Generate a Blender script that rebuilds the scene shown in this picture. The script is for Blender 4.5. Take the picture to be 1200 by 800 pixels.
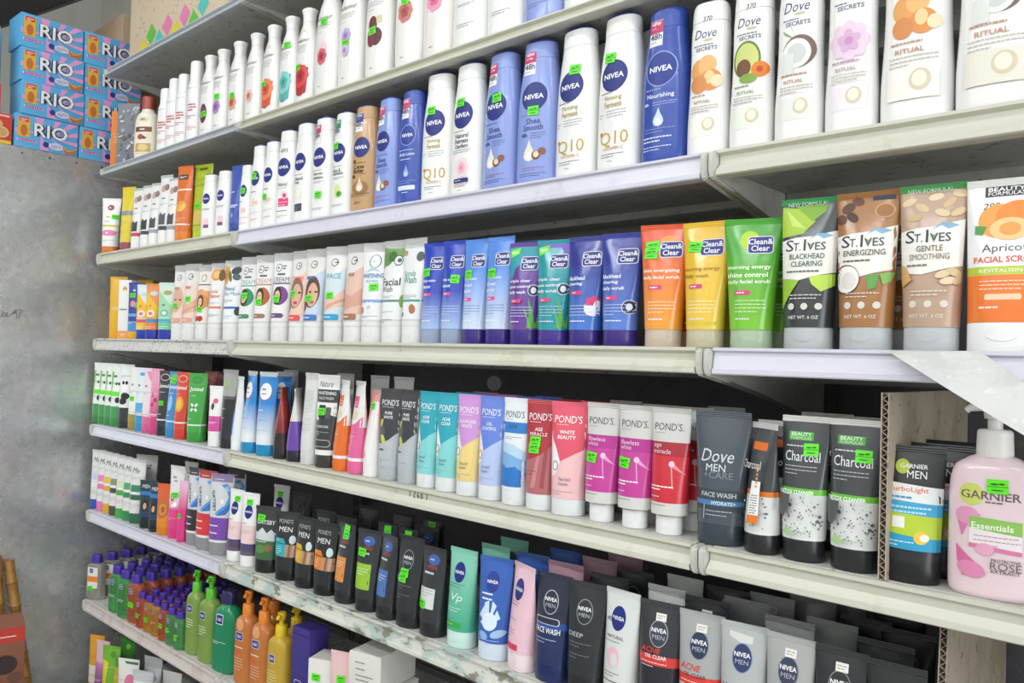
import bpy, bmesh, math, random
from mathutils import Vector, Matrix
for o in list(bpy.data.objects): bpy.data.objects.remove(o)
scene = bpy.context.scene
COL = scene.collection
R = math.radians
# ------------------------------------------------------------------ camera
FPX = 950.0
CAM = Vector((2.517, -0.924, 1.179))
_y, _p, _r = R(42.66), R(1.16), R(1.72)
FW = Vector((-math.sin(_y)*math.cos(_p), math.cos(_y)*math.cos(_p), math.sin(_p)))
_ri = Vector((math.cos(_y), math.sin(_y), 0)); _up = _ri.cross(FW)
RI = math.cos(_r)*_ri + math.sin(_r)*_up
UP = -math.sin(_r)*_ri + math.cos(_r)*_up
cd = bpy.data.cameras.new('camera'); cam = bpy.data.objects.new('camera', cd); COL.objects.link(cam)
cd.sensor_width = 36; cd.lens = FPX/1200*36; cd.clip_start = .02
cam.matrix_world = Matrix(((RI.x, UP.x, -FW.x, CAM.x), (RI.y, UP.y, -FW.y, CAM.y), (RI.z, UP.z, -FW.z, CAM.z), (0, 0, 0, 1)))
scene.camera = cam
# ------------------------------------------------------------------ world, lamps, exposure
w = bpy.data.worlds.new('shop_world'); scene.world = w; w.use_nodes = True
w.node_tree.nodes['Background'].inputs[0].default_value = (.86, .93, 1, 1)
w.node_tree.nodes['Background'].inputs[1].default_value = 1.5
vs = scene.view_settings
vs.view_transform = 'Standard'; vs.look = 'None'; vs.gamma = 1; vs.use_curve_mapping = False
vs.exposure = -0.12
LAMPS = [(x, y) for y in (-1.15, -2.7) for x in (0.35, 1.9, 3.45)]
LAMP_Z = 2.92
LAMP_W = {-1.15: 9, -2.7: 24}
for x, y in LAMPS:
    l = bpy.data.lights.new('tube_light', 'AREA'); l.shape = 'RECTANGLE'; l.size = 1.2; l.size_y = .07
    l.energy = LAMP_W[y]*(1.3 if x < 1 else 1); l.color = (.93, .97, 1)
    o = bpy.data.objects.new('tube_light', l); COL.objects.link(o); o.location = (x, y, LAMP_Z-.062)
# daylight through the glazed shop front at the far right end of the aisle
l = bpy.data.lights.new('shopfront_daylight', 'AREA'); l.shape = 'RECTANGLE'; l.size = 2.5; l.size_y = 2.1; l.energy = 72; l.color = (.92, .97, 1)
o = bpy.data.objects.new('shopfront_daylight', l); COL.objects.link(o); o.location = (5.93, -1.6, 1.4); o.rotation_euler = (0, R(90), 0)
l.size, l.size_y = 2.1, 2.5
cyc = scene.cycles
try:
    cyc.max_bounces = 8; cyc.transmission_bounces = 5; cyc.use_denoising = True
except Exception: pass
# ------------------------------------------------------------------ calibration helpers
def project(P):
    d = Vector(P)-CAM; z = d.dot(FW)
    return 600+FPX*d.dot(RI)/z, 400-FPX*d.dot(UP)/z
def ray_on(px, py, axis, val):
    d = FW*FPX + RI*(px-600) + UP*(400-py); return CAM + d*((val-CAM[axis])/d[axis])
def x_at(px, y, z):
    lo, hi = -1.5, 4.5
    for _ in range(40):
        m = (lo+hi)/2
        if project((m, y, z))[0] < px: lo = m
        else: hi = m
    return lo
# ------------------------------------------------------------------ materials
MATS = {}
def lin(h):
    h = h.lstrip('#'); h = h if len(h) == 6 else ''.join(c+c for c in h)
    return tuple((c/12.92 if c <= .04045 else ((c+.055)/1.055)**2.4) for c in (int(h[i:i+2], 16)/255 for i in (0, 2, 4))) + (1,)
def nn(nt, t, **k):
    n = nt.nodes.new(t)
    for a, b in k.items(): setattr(n, a, b)
    return n
def mat(c, rough=.38, bump=0, metal=0, trans=0, coat=0, grad=None, emit=0, bscale=45):
    """procedural plastic / print / metal; grad = (hex2, z0, z1) is a printed colour run along the pack"""
    key = (c, rough, bump, metal, trans, coat, grad, emit, bscale)
    if key in MATS: return MATS[key]
    m = bpy.data.materials.new('m_'+c); m.use_nodes = True; nt = m.node_tree; b = nt.nodes['Principled BSDF']
    b.inputs['Base Color'].default_value = lin(c); b.inputs['Roughness'].default_value = rough
    b.inputs['Metallic'].default_value = metal; b.inputs['Transmission Weight'].default_value = trans
    b.inputs['Coat Weight'].default_value = coat; b.inputs['Coat Roughness'].default_value = .12
    if trans: b.inputs['IOR'].default_value = 1.33
    if emit:
        b.inputs['Emission Color'].default_value = lin(c); b.inputs['Emission Strength'].default_value = emit
    tc = nn(nt, 'ShaderNodeTexCoord')
    if grad:
        sp = nn(nt, 'ShaderNodeSeparateXYZ'); nt.links.new(tc.outputs['Object'], sp.inputs[0])
        mr = nn(nt, 'ShaderNodeMapRange'); mr.inputs[1].default_value = grad[1]; mr.inputs[2].default_value = grad[2]
        nt.links.new(sp.outputs[2], mr.inputs[0])
        mx = nn(nt, 'ShaderNodeMix', data_type='RGBA'); mx.inputs['A'].default_value = lin(c); mx.inputs['B'].default_value = lin(grad[0])
        nt.links.new(mr.outputs[0], mx.inputs['Factor']); nt.links.new(mx.outputs['Result'], b.inputs['Base Color'])
    if bump:
        nz = nn(nt, 'ShaderNodeTexNoise'); nz.inputs['Scale'].default_value = bscale; nz.inputs['Detail'].default_value = 1
        nt.links.new(tc.outputs['Object'], nz.inputs['Vector'])
        bp = nn(nt, 'ShaderNodeBump'); bp.inputs['Strength'].default_value = bump; bp.inputs['Distance'].default_value = .004
        nt.links.new(nz.outputs['Fac'], bp.inputs['Height']); nt.links.new(bp.outputs[0], b.inputs['Normal'])
    MATS[key] = m; return m
def worn(name, c1, c2, c3, s1=14, lo=.52, hi=.6, rough=.45, metal=0, bump=.05, s2=70, lo2=.6, hi2=.66, stretch=(1, 1, 1)):
    """painted / worn surface: base c1, broad stains c2, fine chips c3"""
    m = bpy.data.materials.new(name); m.use_nodes = True; nt = m.node_tree; b = nt.nodes['Principled BSDF']
    tc = nn(nt, 'ShaderNodeTexCoord'); mp = nn(nt, 'ShaderNodeMapping'); mp.inputs['Scale'].default_value = stretch
    nt.links.new(tc.outputs['Object'], mp.inputs[0])
    def layer(scale, lo, hi, prev, col, det=5):
        nz = nn(nt, 'ShaderNodeTexNoise'); nz.inputs['Scale'].default_value = scale; nz.inputs['Detail'].default_value = det
        nz.inputs['Roughness'].default_value = .62
        nt.links.new(mp.outputs[0], nz.inputs['Vector'])
        mr = nn(nt, 'ShaderNodeMapRange'); mr.inputs[1].default_value = lo; mr.inputs[2].default_value = hi
        nt.links.new(nz.outputs['Fac'], mr.inputs[0])
        mx = nn(nt, 'ShaderNodeMix', data_type='RGBA'); mx.inputs['B'].default_value = lin(col)
        if isinstance(prev, str): mx.inputs['A'].default_value = lin(prev)
        else: nt.links.new(prev, mx.inputs['A'])
        nt.links.new(mr.outputs[0], mx.inputs['Factor'])
        return mx.outputs['Result'], nz
    a, n1 = layer(s1, lo, hi, c1, c2); a, n2 = layer(s2, lo2, hi2, a, c3)
    nt.links.new(a, b.inputs['Base Color']); b.inputs['Roughness'].default_value = rough; b.inputs['Metallic'].default_value = metal
    bp = nn(nt, 'ShaderNodeBump'); bp.inputs['Strength'].default_value = bump; bp.inputs['Distance'].default_value = .002
    nt.links.new(n2.outputs['Fac'], bp.inputs['Height']); nt.links.new(bp.outputs[0], b.inputs['Normal'])
    return m
# ------------------------------------------------------------------ mesh helpers
def mk(name, verts, faces, mats, mi=None, smooth=True, ang=40):
    me = bpy.data.meshes.new(name); me.from_pydata(verts, [], faces)
    for m in mats: me.materials.append(m)
    if mi: me.polygons.foreach_set('material_index', mi)
    if smooth:
        me.polygons.foreach_set('use_smooth', [True]*len(me.polygons)); me.set_sharp_from_angle(angle=R(ang))
    me.update(); return me
def add(name, me, parent=None, loc=(0, 0, 0), rz=0):
    o = bpy.data.objects.new(name, me); COL.objects.link(o); o.location = loc; o.rotation_euler = (0, 0, rz)
    if parent: o.parent = parent
    return o
def tag(o, label=None, cat=None, group=None, kind=None):
    if label: o['label'] = label
    if cat: o['category'] = cat
    if group: o['group'] = group
    if kind: o['kind'] = kind
    return o
def thing(name, label, cat, loc=(0, 0, 0), rz=0, group=None):
    return tag(add(name, None, None, loc, rz), label, cat, group)
def box_vf(x0, x1, y0, y1, z0, z1):
    v = [(x, y, z) for z in (z0, z1) for y in (y0, y1) for x in (x0, x1)]
    return v, [(0, 2, 3, 1), (4, 5, 7, 6), (0, 1, 5, 4), (2, 6, 7, 3), (0, 4, 6, 2), (1, 3, 7, 5)]
def box_me(name, m, *b, bev=0):
    v, f = box_vf(*b)
    if not bev: return mk(name, v, f, [m], smooth=False)
    bm = bmesh.new(); vs = [bm.verts.new(p) for p in v]
    for q in f: bm.faces.new([vs[i] for i in q])
    bmesh.ops.bevel(bm, geom=bm.edges[:], offset=bev, segments=2, affect='EDGES', profile=.6)
    me = bpy.data.meshes.new(name); bm.to_mesh(me); bm.free(); me.materials.append(m)
    me.polygons.foreach_set('use_smooth', [True]*len(me.polygons)); me.set_sharp_from_angle(angle=R(50)); return me
def extrude_x(name, pts, x0, x1, m, close=True):
    n = len(pts); v = [(x0, y, z) for y, z in pts]+[(x1, y, z) for y, z in pts]
    f = [(i, (i+1) % n, n+(i+1) % n, n+i) for i in range(n if close else n-1)]
    if close: f += [tuple(range(n-1, -1, -1)), tuple(range(n, 2*n))]
    me = mk(name, v, f, [m], smooth=False)
    bm = bmesh.new(); bm.from_mesh(me); bmesh.ops.recalc_face_normals(bm, faces=bm.faces[:]); bm.to_mesh(me); bm.free(); return me
# ---- lofted bodies: rings (z, a, b), superellipse exponent n
class Shape:
    def __init__(s, rings, n=2.2):
        s.r = rings; s.n = n
    def at(s, z):
        r = s.r
        if z <= r[0][0]: return r[0][1], r[0][2]
        for p, q in zip(r, r[1:]):
            if z <= q[0]:
                t = (z-p[0])/max(q[0]-p[0], 1e-9); return p[1]+(q[1]-p[1])*t, p[2]+(q[2]-p[2])*t
        return r[-1][1], r[-1][2]
    def surf(s, x, z):
        a, b = s.at(z); k = min(abs(x)/a, .985)
        return math.copysign(k*a, x), -b*(1-k**s.n)**(1/s.n)
class Flat:
    def __init__(s, D): s.D = D
    def surf(s, x, z): return x, -s.D/2
def smooth_rings(pts, k=4):
    """Catmull-Rom through (z, a, b)"""
    out = []
    for i in range(len(pts)-1):
        p0 = pts[max(i-1, 0)]; p1 = pts[i]; p2 = pts[i+1]; p3 = pts[min(i+2, len(pts)-1)]
        for j in range(k):
            t = j/k
            out.append(tuple(.5*((2*p1[c])+(-p0[c]+p2[c])*t+(2*p0[c]-5*p1[c]+4*p2[c]-p3[c])*t*t+(-p0[c]+3*p1[c]-3*p2[c]+p3[c])*t**3) if c else p1[0]+(p2[0]-p1[0])*t for c in range(3)))
    out.append(pts[-1]); return out
def loft(name, rings, mats, n=2.2, seg=24, zone=None, ang=40):
    """zone(zmid) -> material index"""
    v, f, mi = [], [], []
    for z, a, b in rings:
        for i in range(seg):
            t = 2*math.pi*i/seg; c, s = math.cos(t), math.sin(t)
            v.append((a*math.copysign(abs(c)**(2/n), c), b*math.copysign(abs(s)**(2/n), s), z))
    for k in range(len(rings)-1):
        m = zone((rings[k][0]+rings[k+1][0])/2) if zone else 0
        for i in range(seg):
            j = (i+1) % seg; f.append((k*seg+i, k*seg+j, (k+1)*seg+j, (k+1)*seg+i)); mi.append(m)
    f.append(tuple(range(seg-1, -1, -1))); mi.append(mi[0])
    f.append(tuple(range((len(rings)-1)*seg, len(rings)*seg))); mi.append(mi[-2])
    return mk(name, v, f, mats, mi, ang=ang)
# ---- lettering from the built-in font
TXT = {}
def text_mesh(s, bold=0):
    if 'M' in s: bold = 0
    if (s, bold) in TXT: return TXT[s, bold]
    cu = bpy.data.curves.new('t', 'FONT'); cu.body = s; cu.resolution_u = 2; cu.offset = bold
    o = bpy.data.objects.new('t', cu); me = o.to_mesh()
    v = [(p.co.x, p.co.y) for p in me.vertices]; f = [tuple(p.vertices) for p in me.polygons]
    o.to_mesh_clear(); bpy.data.objects.remove(o); bpy.data.curves.remove(cu)
    x0 = min(p[0] for p in v); x1 = max(p[0] for p in v); y0 = min(p[1] for p in v); y1 = max(p[1] for p in v)
    hs = y1-y0
    v = [((x-(x0+x1)/2), (y-(y0+y1)/2)) for x, y in v]
    TXT[s, bold] = (v, f, x1-x0, hs); return TXT[s, bold]
# ---- printed elements: u in half widths, v in heights, sizes in mm
ILLEGIBLE = set('HAIR SKIN WASH No Nice STYLE NICE GLOW WAX anti Hi FREE SUN SPF 50 CLARIS Fair lady RED ROSE_ Sitt ALMOND Medicam SCRUB Strawberry LP'.split()+['body milk', 'ALL IN ONE'])
def T(s, u, v, h, c, w=None, al=0, sh=0, bold=.015, rot=0):
    if s in ILLEGIBLE: return ('L', u, v, len(s)*h*.62, 1, c, 2.6, h*.6)      # print too small to read in the photograph
    return ('T', s, u, v, h, c, w, al, sh, bold, rot)
def E(u, v, rx, rz, c, rot=0): return ('E', u, v, rx, rz, c, rot)
def Q(u, v, wd, h, c, rad=0, rot=0): return ('Q', u, v, wd, h, c, rad, rot)
def P(c, *pts): return ('P', pts, c)
def L(u, v, wd, n, c, pitch=2.6, th=1.0): return ('L', u, v, wd, n, c, pitch, th)
def flower(u, v, r, c1, c2, c3, asp=1.0, k=6):
    o = []
    for i in range(k): a = 2*math.pi*i/k; o.append((u, v, math.cos(a)*r*.55, math.sin(a)*r*.55*asp, r*.5, r*.42*asp, c1, a))
    for i in range(5): a = 2*math.pi*i/5+.4; o.append((u, v, math.cos(a)*r*.3, math.sin(a)*r*.3*asp, r*.3, r*.24*asp, c2, a))
    o.append((u, v, 0, 0, r*.22, r*.22*asp, c3, 0))
    return [('F',)+e for e in o]
def face(u, v, r, bg, hair='#3a2620', skin='#e9bfa2', lip='#b5484c'):
    return [E(u+.18, v, r*1.05, r*1.15, bg), ('F', u, v, -r*.1, 0, r*.72, r*1.1, hair, 0), ('F', u, v, -r*.08, -r*.05, r*.45, r*.68, skin, 0),
            ('F', u, v, -r*.08, -r*.36, r*.16, r*.06, lip, 0), ('F', u, v, -r*.26, r*.1, r*.1, r*.05, hair, 0), ('F', u, v, r*.1, r*.1, r*.1, r*.05, hair, 0)]
def build_print(name, elems, S, W, H, eps0=.00025):
    V, F, MI, mats = [], [], [], []
    def mid(c):
        m = mat(c, .42) if isinstance(c, str) else c
        if m not in mats: mats.append(m)
        return mats.index(m)
    rnd = random.Random(name+str(len(elems))+str(W))
    eps = [eps0]
    def put(pts, faces, c, grow=True):
        base = len(V); mi = mid(c)
        for x, z in pts:
            x2, y = S.surf(x, z); V.append((x2, y-eps[0], z))
        for q in faces: F.append(tuple(base+i for i in q)); MI.append(mi)
        if grow: eps[0] += .0001
    def cut(pts, faces, dx, dz):
        bm = bmesh.new(); vs = [bm.verts.new((x, 0, z)) for x, z in pts]
        for q in faces:
            try: bm.faces.new([vs[i] for i in q])
            except ValueError: pass
        xs = [p[0] for p in pts]; zs = [p[1] for p in pts]
        for lo, hi, d, ax in ((min(xs), max(xs), dx, 0), (min(zs), max(zs), dz, 2)):
            k = math.floor(lo/d)+1
            while k*d < hi-1e-6:
                co = [0, 0, 0]; no = [0, 0, 0]; co[ax] = k*d; no[ax] = 1
                bmesh.ops.bisect_plane(bm, geom=bm.verts[:]+bm.edges[:]+bm.faces[:], plane_co=co, plane_no=no); k += 1
        bm.verts.index_update()
        out = [(q.co.x, q.co.z) for q in bm.verts], [tuple(q.index for q in fc.verts) for fc in bm.faces]
        bm.free(); return out
    def ell(cx, cz, rx, rz, c, rot):
        n = 24; pts = [(cx, cz)]; ca, sa = math.cos(rot), math.sin(rot); fs = []
        nr_ = max(1, math.ceil(max(rx, rz)/.0035)); ks = [(i+1)/nr_ for i in range(nr_)]
        for k in ks:
            for i in range(n):
                a = 2*math.pi*i/n; x, z = k*rx*math.cos(a), k*rz*math.sin(a); pts.append((cx+x*ca-z*sa, cz+x*sa+z*ca))
        for i in range(n):
            j = (i+1) % n; fs.append((0, 1+i, 1+j))
            for q_ in range(len(ks)-1): fs.append((1+q_*n+i, 1+(q_+1)*n+i, 1+(q_+1)*n+j, 1+q_*n+j))
        put(pts, fs, c)
    for e in elems:
        k = e[0]
        if k == 'E': ell(e[1]*W/2, e[2]*H, e[3]*1e-3, e[4]*1e-3, e[5], R(e[6]))
        elif k == 'F': ell(e[1]*W/2+e[3]*1e-3, e[2]*H+e[4]*1e-3, e[5]*1e-3, e[6]*1e-3, e[7], e[8])
        elif k == 'Q':
            _, u, v, wd, h, c, rad, rot = e; wd *= 1e-3; h *= 1e-3; rad *= 1e-3; ca, sa = math.cos(R(rot)), math.sin(R(rot))
            if rad:
                pts = []
                for sx, sz, a0 in ((1, 1, 0), (-1, 1, 90), (-1, -1, 180), (1, -1, 270)):
                    for i in range(4):
                        a = R(a0+30*i); pts.append((sx*(wd/2-rad)+rad*math.cos(a), sz*(h/2-rad)+rad*math.sin(a)))
                pts, fs = cut(pts, [tuple(range(16))], .006, .02)
            else:
                nx = max(1, round(wd/.004)); nz = max(1, round(h/.012))
                pts = [(-wd/2+wd*i/nx, -h/2+h*j/nz) for j in range(nz+1) for i in range(nx+1)]
                fs = [(j*(nx+1)+i, j*(nx+1)+i+1, (j+1)*(nx+1)+i+1, (j+1)*(nx+1)+i) for j in range(nz) for i in range(nx)]
            put([(u*W/2+x*ca-z*sa, v*H+x*sa+z*ca) for x, z in pts], fs, c)
        elif k == 'P':
            pts = [(u*W/2, v*H) for u, v in e[1]]
            put(*cut(pts, [tuple(range(len(pts)))], .004, .014), e[2])
        elif k == 'L':
            _, u, v, wd, n, c, pitch, th = e
            for i in range(n):
                x = -wd/2; end = wd/2*(1 if i < n-1 else rnd.uniform(-.2, .8)); z = v*H-i*pitch*1e-3
                while x < end-1:
                    ln = min(rnd.uniform(2.2, 6), end-x); x0, x1 = u*W/2+x*1e-3, u*W/2+(x+ln)*1e-3
                    hh = th*5e-4
                    put([(x0, z-hh), (x1, z-hh), (x1, z+hh), (x0, z+hh)], [(0, 1, 2, 3)], c, False); x += ln+.9
            eps[0] += .0001
        elif k == 'T':
            _, s, u, v, h, c, wd, al, sh, bold, rot = e
            tv, tf, tw, th = text_mesh(s, bold); sz = h*1e-3/th
            sx = (wd*W/2)/tw if wd else sz
            ca, sa = math.cos(R(rot)), math.sin(R(rot)); ox = u*W/2 + (tw*sx/2 if al < 0 else -tw*sx/2 if al > 0 else 0); oz = v*H
            pts = []
            for x, y in tv:
                x = x*sx+y*sz*sh; y = y*sz; pts.append((ox+x*ca-y*sa, oz+x*sa+y*ca))
            if h > 9: pts, tf = cut(pts, tf, .005, .008)
            put(pts, tf, c)
    return mk(name, V, F, mats, MI, smooth=False)
GREEN = '#63ea26'; GDARK = '#1d6a12'
def build_sticker(S, W, H, u, v, rot=0, wd=19, h=15):
    el = [Q(u, v, wd, h, GREEN, 0, rot)]
    me = build_print('price_sticker', el+[('F', u, v, -3, h*.16, 4, 1.0, GDARK, R(rot)), ('F', u, v, 4, h*.2, 3, 1.0, GDARK, R(rot)), Q(u, v, wd, .9, '#3fae1c', 0, rot), ('F', u, v, 0, -h*.25, 6, .8, '#2f8f1a', R(rot))], S, W, H, .0012)
    return me
# ------------------------------------------------------------------ product kinds
KINDS = {}
def kind(id, name, cat, desc, H, W, D, S, parts, pr, wd=None):
    KINDS[id] = dict(name=name, cat=cat, desc=desc, H=H/1e3, W=W/1e3, D=D/1e3, S=S, parts=parts, pr=pr, sw=min(20, W*.36))
def body_mats(zones, H, bump=.18, rough=.32, trans=0):
    """zones: 'hex' or [(vtop, hex | ('g', c0, c1, v0, v1))...]"""
    if isinstance(zones, (str, tuple)): zones = [(1.01, zones)]
    ms = []
    for v, c in zones:
        if isinstance(c, tuple): ms.append(mat(c[1], rough, bump, trans=trans, coat=.3, grad=(c[2], c[3]*H, c[4]*H)))
        else: ms.append(mat(c, rough, bump, trans=trans, coat=.3))
    return zones, ms
def zoner(zones, H):
    def z(zm):
        for i, (v, c) in enumerate(zones):
            if zm <= v*H: return i
        return len(zones)-1
    return z
def with_zone_rings(rings, zones, H):
    zs = sorted(set([r[0] for r in rings]+[v*H for v, c in zones if rings[0][0] < v*H < rings[-1][0]]))
    S = Shape(rings); return [(z,)+S.at(z) for z in zs]
def tube(id, desc, H, W, D, col, capc, pr=(), cap=.13, bot=.84, crimp=None, capin=.97, name='face_wash_tube', cat='tube', capm=None, rough=.3, ring=None, trans=0):
    h, wd, d = H/1e3, W/1e3, D/1e3; ch = cap*h; cr = .007 if H > 130 else .005
    rings = []; K = 12
    for i in range(K+1):
        t = i/K; z = ch+t*(h-cr-ch)
        rings.append((z, wd/2*(bot+(1-bot)*t**1.1), .0009+d/2*(1-t**1.55)*(1-.04*t)))
    zones, ms = body_mats(col, h, rough=rough, trans=trans)
    S = Shape(rings+[(h, wd/2, .0009)])
    rr = with_zone_rings(rings, zones, h)
    parts = [('body', loft('body', rr, ms, 2.1, 28, zoner(zones, h)))]
    a0, b0 = rings[0][1]*capin, rings[0][2]*capin
    crings = [(0, a0*.97, b0*.97), (.0012, a0, b0), (ch*.5, a0*1.0, b0*1.0), (ch-.0015, a0*1.0, b0*1.0), (ch, a0*.985, b0*.985)]
    cm = capm or mat(capc, .3, .04)
    parts.append(('cap', loft('cap', crings, [cm], 2.1, 28)))
    if W >= 54:      # thumb tab of the flip cap
        CS = Shape(crings, 2.1)
        parts.append(('thumb_tab', build_print('thumb_tab', [('F', 0, .5, 0, ch*120, a0*420, ch*260, cm, 0)], CS, wd, ch, .0007), 'cap'))
    if ring: parts.append(('neck_ring', loft('neck_ring', [(ch-.002, a0*1.02, b0*1.02), (ch+.004, a0*1.02, b0*1.02)], [mat(ring, .3)], 2.1, 28)))
    cc = crimp or (col if isinstance(col, str) else (col[-1][1] if isinstance(col, list) and isinstance(col[-1][1], str) else (col[-1][1][2] if isinstance(col, list) else col[2])))
    cv = []; cf = []; nx = 2
    zz = [h-cr-.0004+(cr+.0004)*i/6 for i in range(7)]
    for i, z in enumerate(zz):
        y = .0011 if i % 2 else .0007
        cv += [(-wd/2, -y, z), (wd/2, -y, z), (wd/2, y, z), (-wd/2, y, z)]
    for i in range(6):
        for j in range(4): cf.append((4*i+j, 4*i+(j+1) % 4, 4*i+4+(j+1) % 4, 4*i+4+j))
    cf += [(3, 2, 1, 0), (24, 25, 26, 27)]
    parts.append(('crimped_end', mk('crimped_end', cv, cf, [mat(cc, .3)], smooth=False)))
    S.n = 2.1
    kind(id, name, cat, desc, H, W, D, S, parts, list(pr))
PROF = {
 'nivea': ([(0, .93, .92), (.012, .985, .98), (.05, 1, 1), (.3, 1, 1), (.5, .985, 1), (.64, .94, .97), (.76, .85, .9), (.84, .785, .85), (.872, .765, .83)],
           [(.874, .765, .83), (.93, .755, .82), (.975, .74, .80), (.985, .72, .78)], [(.985, .70, .76), (.997, .69, .75), (1, .66, .72)]),
 'ench': ([(0, .84, .88), (.015, .92, .96), (.06, .97, 1), (.25, 1, 1), (.5, .97, 1), (.66, .88, .96), (.76, .70, .84), (.83, .50, .68), (.86, .46, .66)],
          [(.862, .47, .68), (.88, .44, .66), (.94, .47, .70), (.975, .55, .8), (.99, .55, .8), (1, .5, .74)], None),
 'dove': ([(0, .95, .94), (.012, .99, .98), (.06, 1, 1), (.2, 1, 1), (.35, .95, 1), (.5, .91, .98), (.65, .90, .96), (.8, .90, .94), (.87, .86, .92)],
          [(.872, .87, .93), (.95, .84, .9), (.985, .8, .86), (1, .74, .8)], None),
 'slim': ([(0, .96, .96), (.012, 1, 1), (.1, 1, 1), (.55, 1, 1), (.68, .96, .97), (.74, .82, .85)],
          [(.742, .76, .8), (.86, .74, .78), (.97, .72, .76), (.99, .68, .72), (1, .6, .64)], None),
 'amla': ([(0, .86, .9), (.015, .94, .96), (.08, 1, 1), (.4, 1, 1), (.6, .95, .98), (.7, .8, .86), (.77, .5, .62), (.8, .46, .6)],
          [(.802, .5, .66), (.9, .5, .66), (.985, .5, .66), (1, .46, .6)], None),
 'flip': ([(0, .9, .9), (.02, .98, .98), (.1, 1, 1), (.6, 1, 1), (.74, .97, .98), (.8, .8, .84), (.82, .56, .66)],
          [(.822, .6, .7), (.9, .58, .68), (.985, .56, .66), (1, .5, .6)], None),
 'oval': ([(0, .9, .9), (.02, .98, .98), (.1, 1, 1), (.55, 1, 1), (.68, .94, .96), (.77, .72, .82), (.82, .42, .55), (.84, .40, .52)],
          [(.842, .44, .56), (.9, .44, .56), (.985, .43, .55), (1, .38, .5)], None),
}
def bottle(id, desc, H, W, D, prof, col, capc, pr=(), topc=None, n=2.4, name='lotion_bottle', cat='bottle', trans=0, rough=.26, bump=0.04):
    h, wd, d = H/1e3, W/1e3, D/1e3; b, c, t = PROF[prof]
    def rg(p, k): return [(z, a, e) for z, a, e in smooth_rings([(v*h, x*wd/2, y*d/2) for v, x, y in p], k)]
    rb = rg(b, 3); zones, ms = body_mats(col, h, bump, rough, trans)
    S = Shape(rb+rg(c, 1), n)
    parts = [('body', loft('body', with_zone_rings(rb, zones, h), ms, n, 28, zoner(zones, h)))]
    parts.append(('cap', loft('cap', rg(c, 2), [mat(capc, .3, .03)], n, 28)))
    if t and topc: parts.append(('cap_lid', loft('cap_lid', rg(t, 1), [mat(topc, .3)], n, 28), 'cap'))
    kind(id, name, cat, desc, H, W, D, S, parts, list(pr))
def carton(id, desc, H, W, D, col, pr=(), name='carton', cat='box', zones=None, side=None):
    h, wd, d = H/1e3, W/1e3, D/1e3
    m = mat(col, .5, .03)
    me = box_me('body', m, -wd/2, wd/2, -d/2, d/2, 0, h, bev=.0012)
    # end flap of the lid, a thin sheet with a visible seam
    fl = box_me('top_flap', mat(side or col, .5), -wd/2+.002, wd/2-.002, -d/2+.002, d/2-.002, h, h+.0008)
    kind(id, name, cat, desc, H, W, D, Flat(d), [('body', me), ('top_flap', fl)], list(pr))
def tube_path(name, pts, r, m, seg=10):
    """swept round bar"""
    v, f = [], []
    for i, p in enumerate(pts):
        p = Vector(p); d = (Vector(pts[min(i+1, len(pts)-1)])-Vector(pts[max(i-1, 0)])).normalized()
        a = d.orthogonal().normalized() if i == 0 else (a-d*a.dot(d)).normalized(); b2 = d.cross(a)
        rr = r[i] if isinstance(r, (list, tuple)) else r
        for k in range(seg):
            t = 2*math.pi*k/seg; v.append(p+a*rr*math.cos(t)+b2*rr*math.sin(t))
    for i in range(len(pts)-1):
        for k in range(seg): j = (k+1) % seg; f.append((i*seg+k, i*seg+j, (i+1)*seg+j, (i+1)*seg+k))
    f += [tuple(range(seg-1, -1, -1)), tuple(range((len(pts)-1)*seg, len(pts)*seg))]
    return mk(name, v, f, [m])
def pump(id, desc, H, W, D, col, pc, pr=(), bodyv=.74, n=2.6, trans=0, name='pump_bottle', side=.25, rough=.2, nr=.2):
    h, wd, d = H/1e3, W/1e3, D/1e3; bv = bodyv
    b = [(0, .9, .9), (.015, .97, .97), (.06, 1, 1), (bv*.5, 1, 1), (bv*.8, .98, .99), (bv*.92, .86, .92), (bv*.98, .55, .68), (bv, nr*2, nr*2.6)]
    rb = smooth_rings([(v*h, x*wd/2, y*d/2) for v, x, y in b], 3)
    zones, ms = body_mats(col, h, .04, rough, trans); S = Shape(rb, n)
    parts = [('body', loft('body', with_zone_rings(rb, zones, h), ms, n, 28, zoner(zones, h)))]
    pm = mat(pc, .35, .03); cr = nr*wd*1.02; z0 = bv*h; top = h
    col_r = [(z0-.002, cr, cr), (z0+.002, cr*1.03, cr*1.03), (z0+(top-z0)*.42, cr*.98, cr*.98), (z0+(top-z0)*.46, cr*.86, cr*.86), (z0+(top-z0)*.47, cr*.5, cr*.5)]
    parts.append(('pump_collar', loft('pump_collar', col_r, [pm], 2, 20)))
    parts.append(('pump_stem', loft('pump_stem', [(z0+(top-z0)*.4, cr*.42, cr*.42), (top-.012, cr*.42, cr*.42)], [pm], 2, 14)))
    hd = [(z0+(top-z0)*.66, cr*.6, cr*.6), (top-.012, cr*.66, cr*.66), (top-.003, cr*.72, cr*.72), (top, cr*.6, cr*.6)]
    parts.append(('pump_head', loft('pump_head', hd, [pm], 2, 18)))
    s = side
    parts.append(('pump_nozzle', tube_path('pump_nozzle', [(0, 0, top-.007), (s*cr*.9, -.9*cr*(1-abs(s)), top-.007), (s*cr*1.5, -1.5*cr*(1-abs(s)), top-.0085), (s*cr*1.75, -1.7*cr*(1-abs(s)), top-.012)], [.006, .005, .0042, .0035], pm), 'pump_head'))
    kind(id, name, 'pump bottle', desc, H, W, D, S, parts, list(pr))
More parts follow.
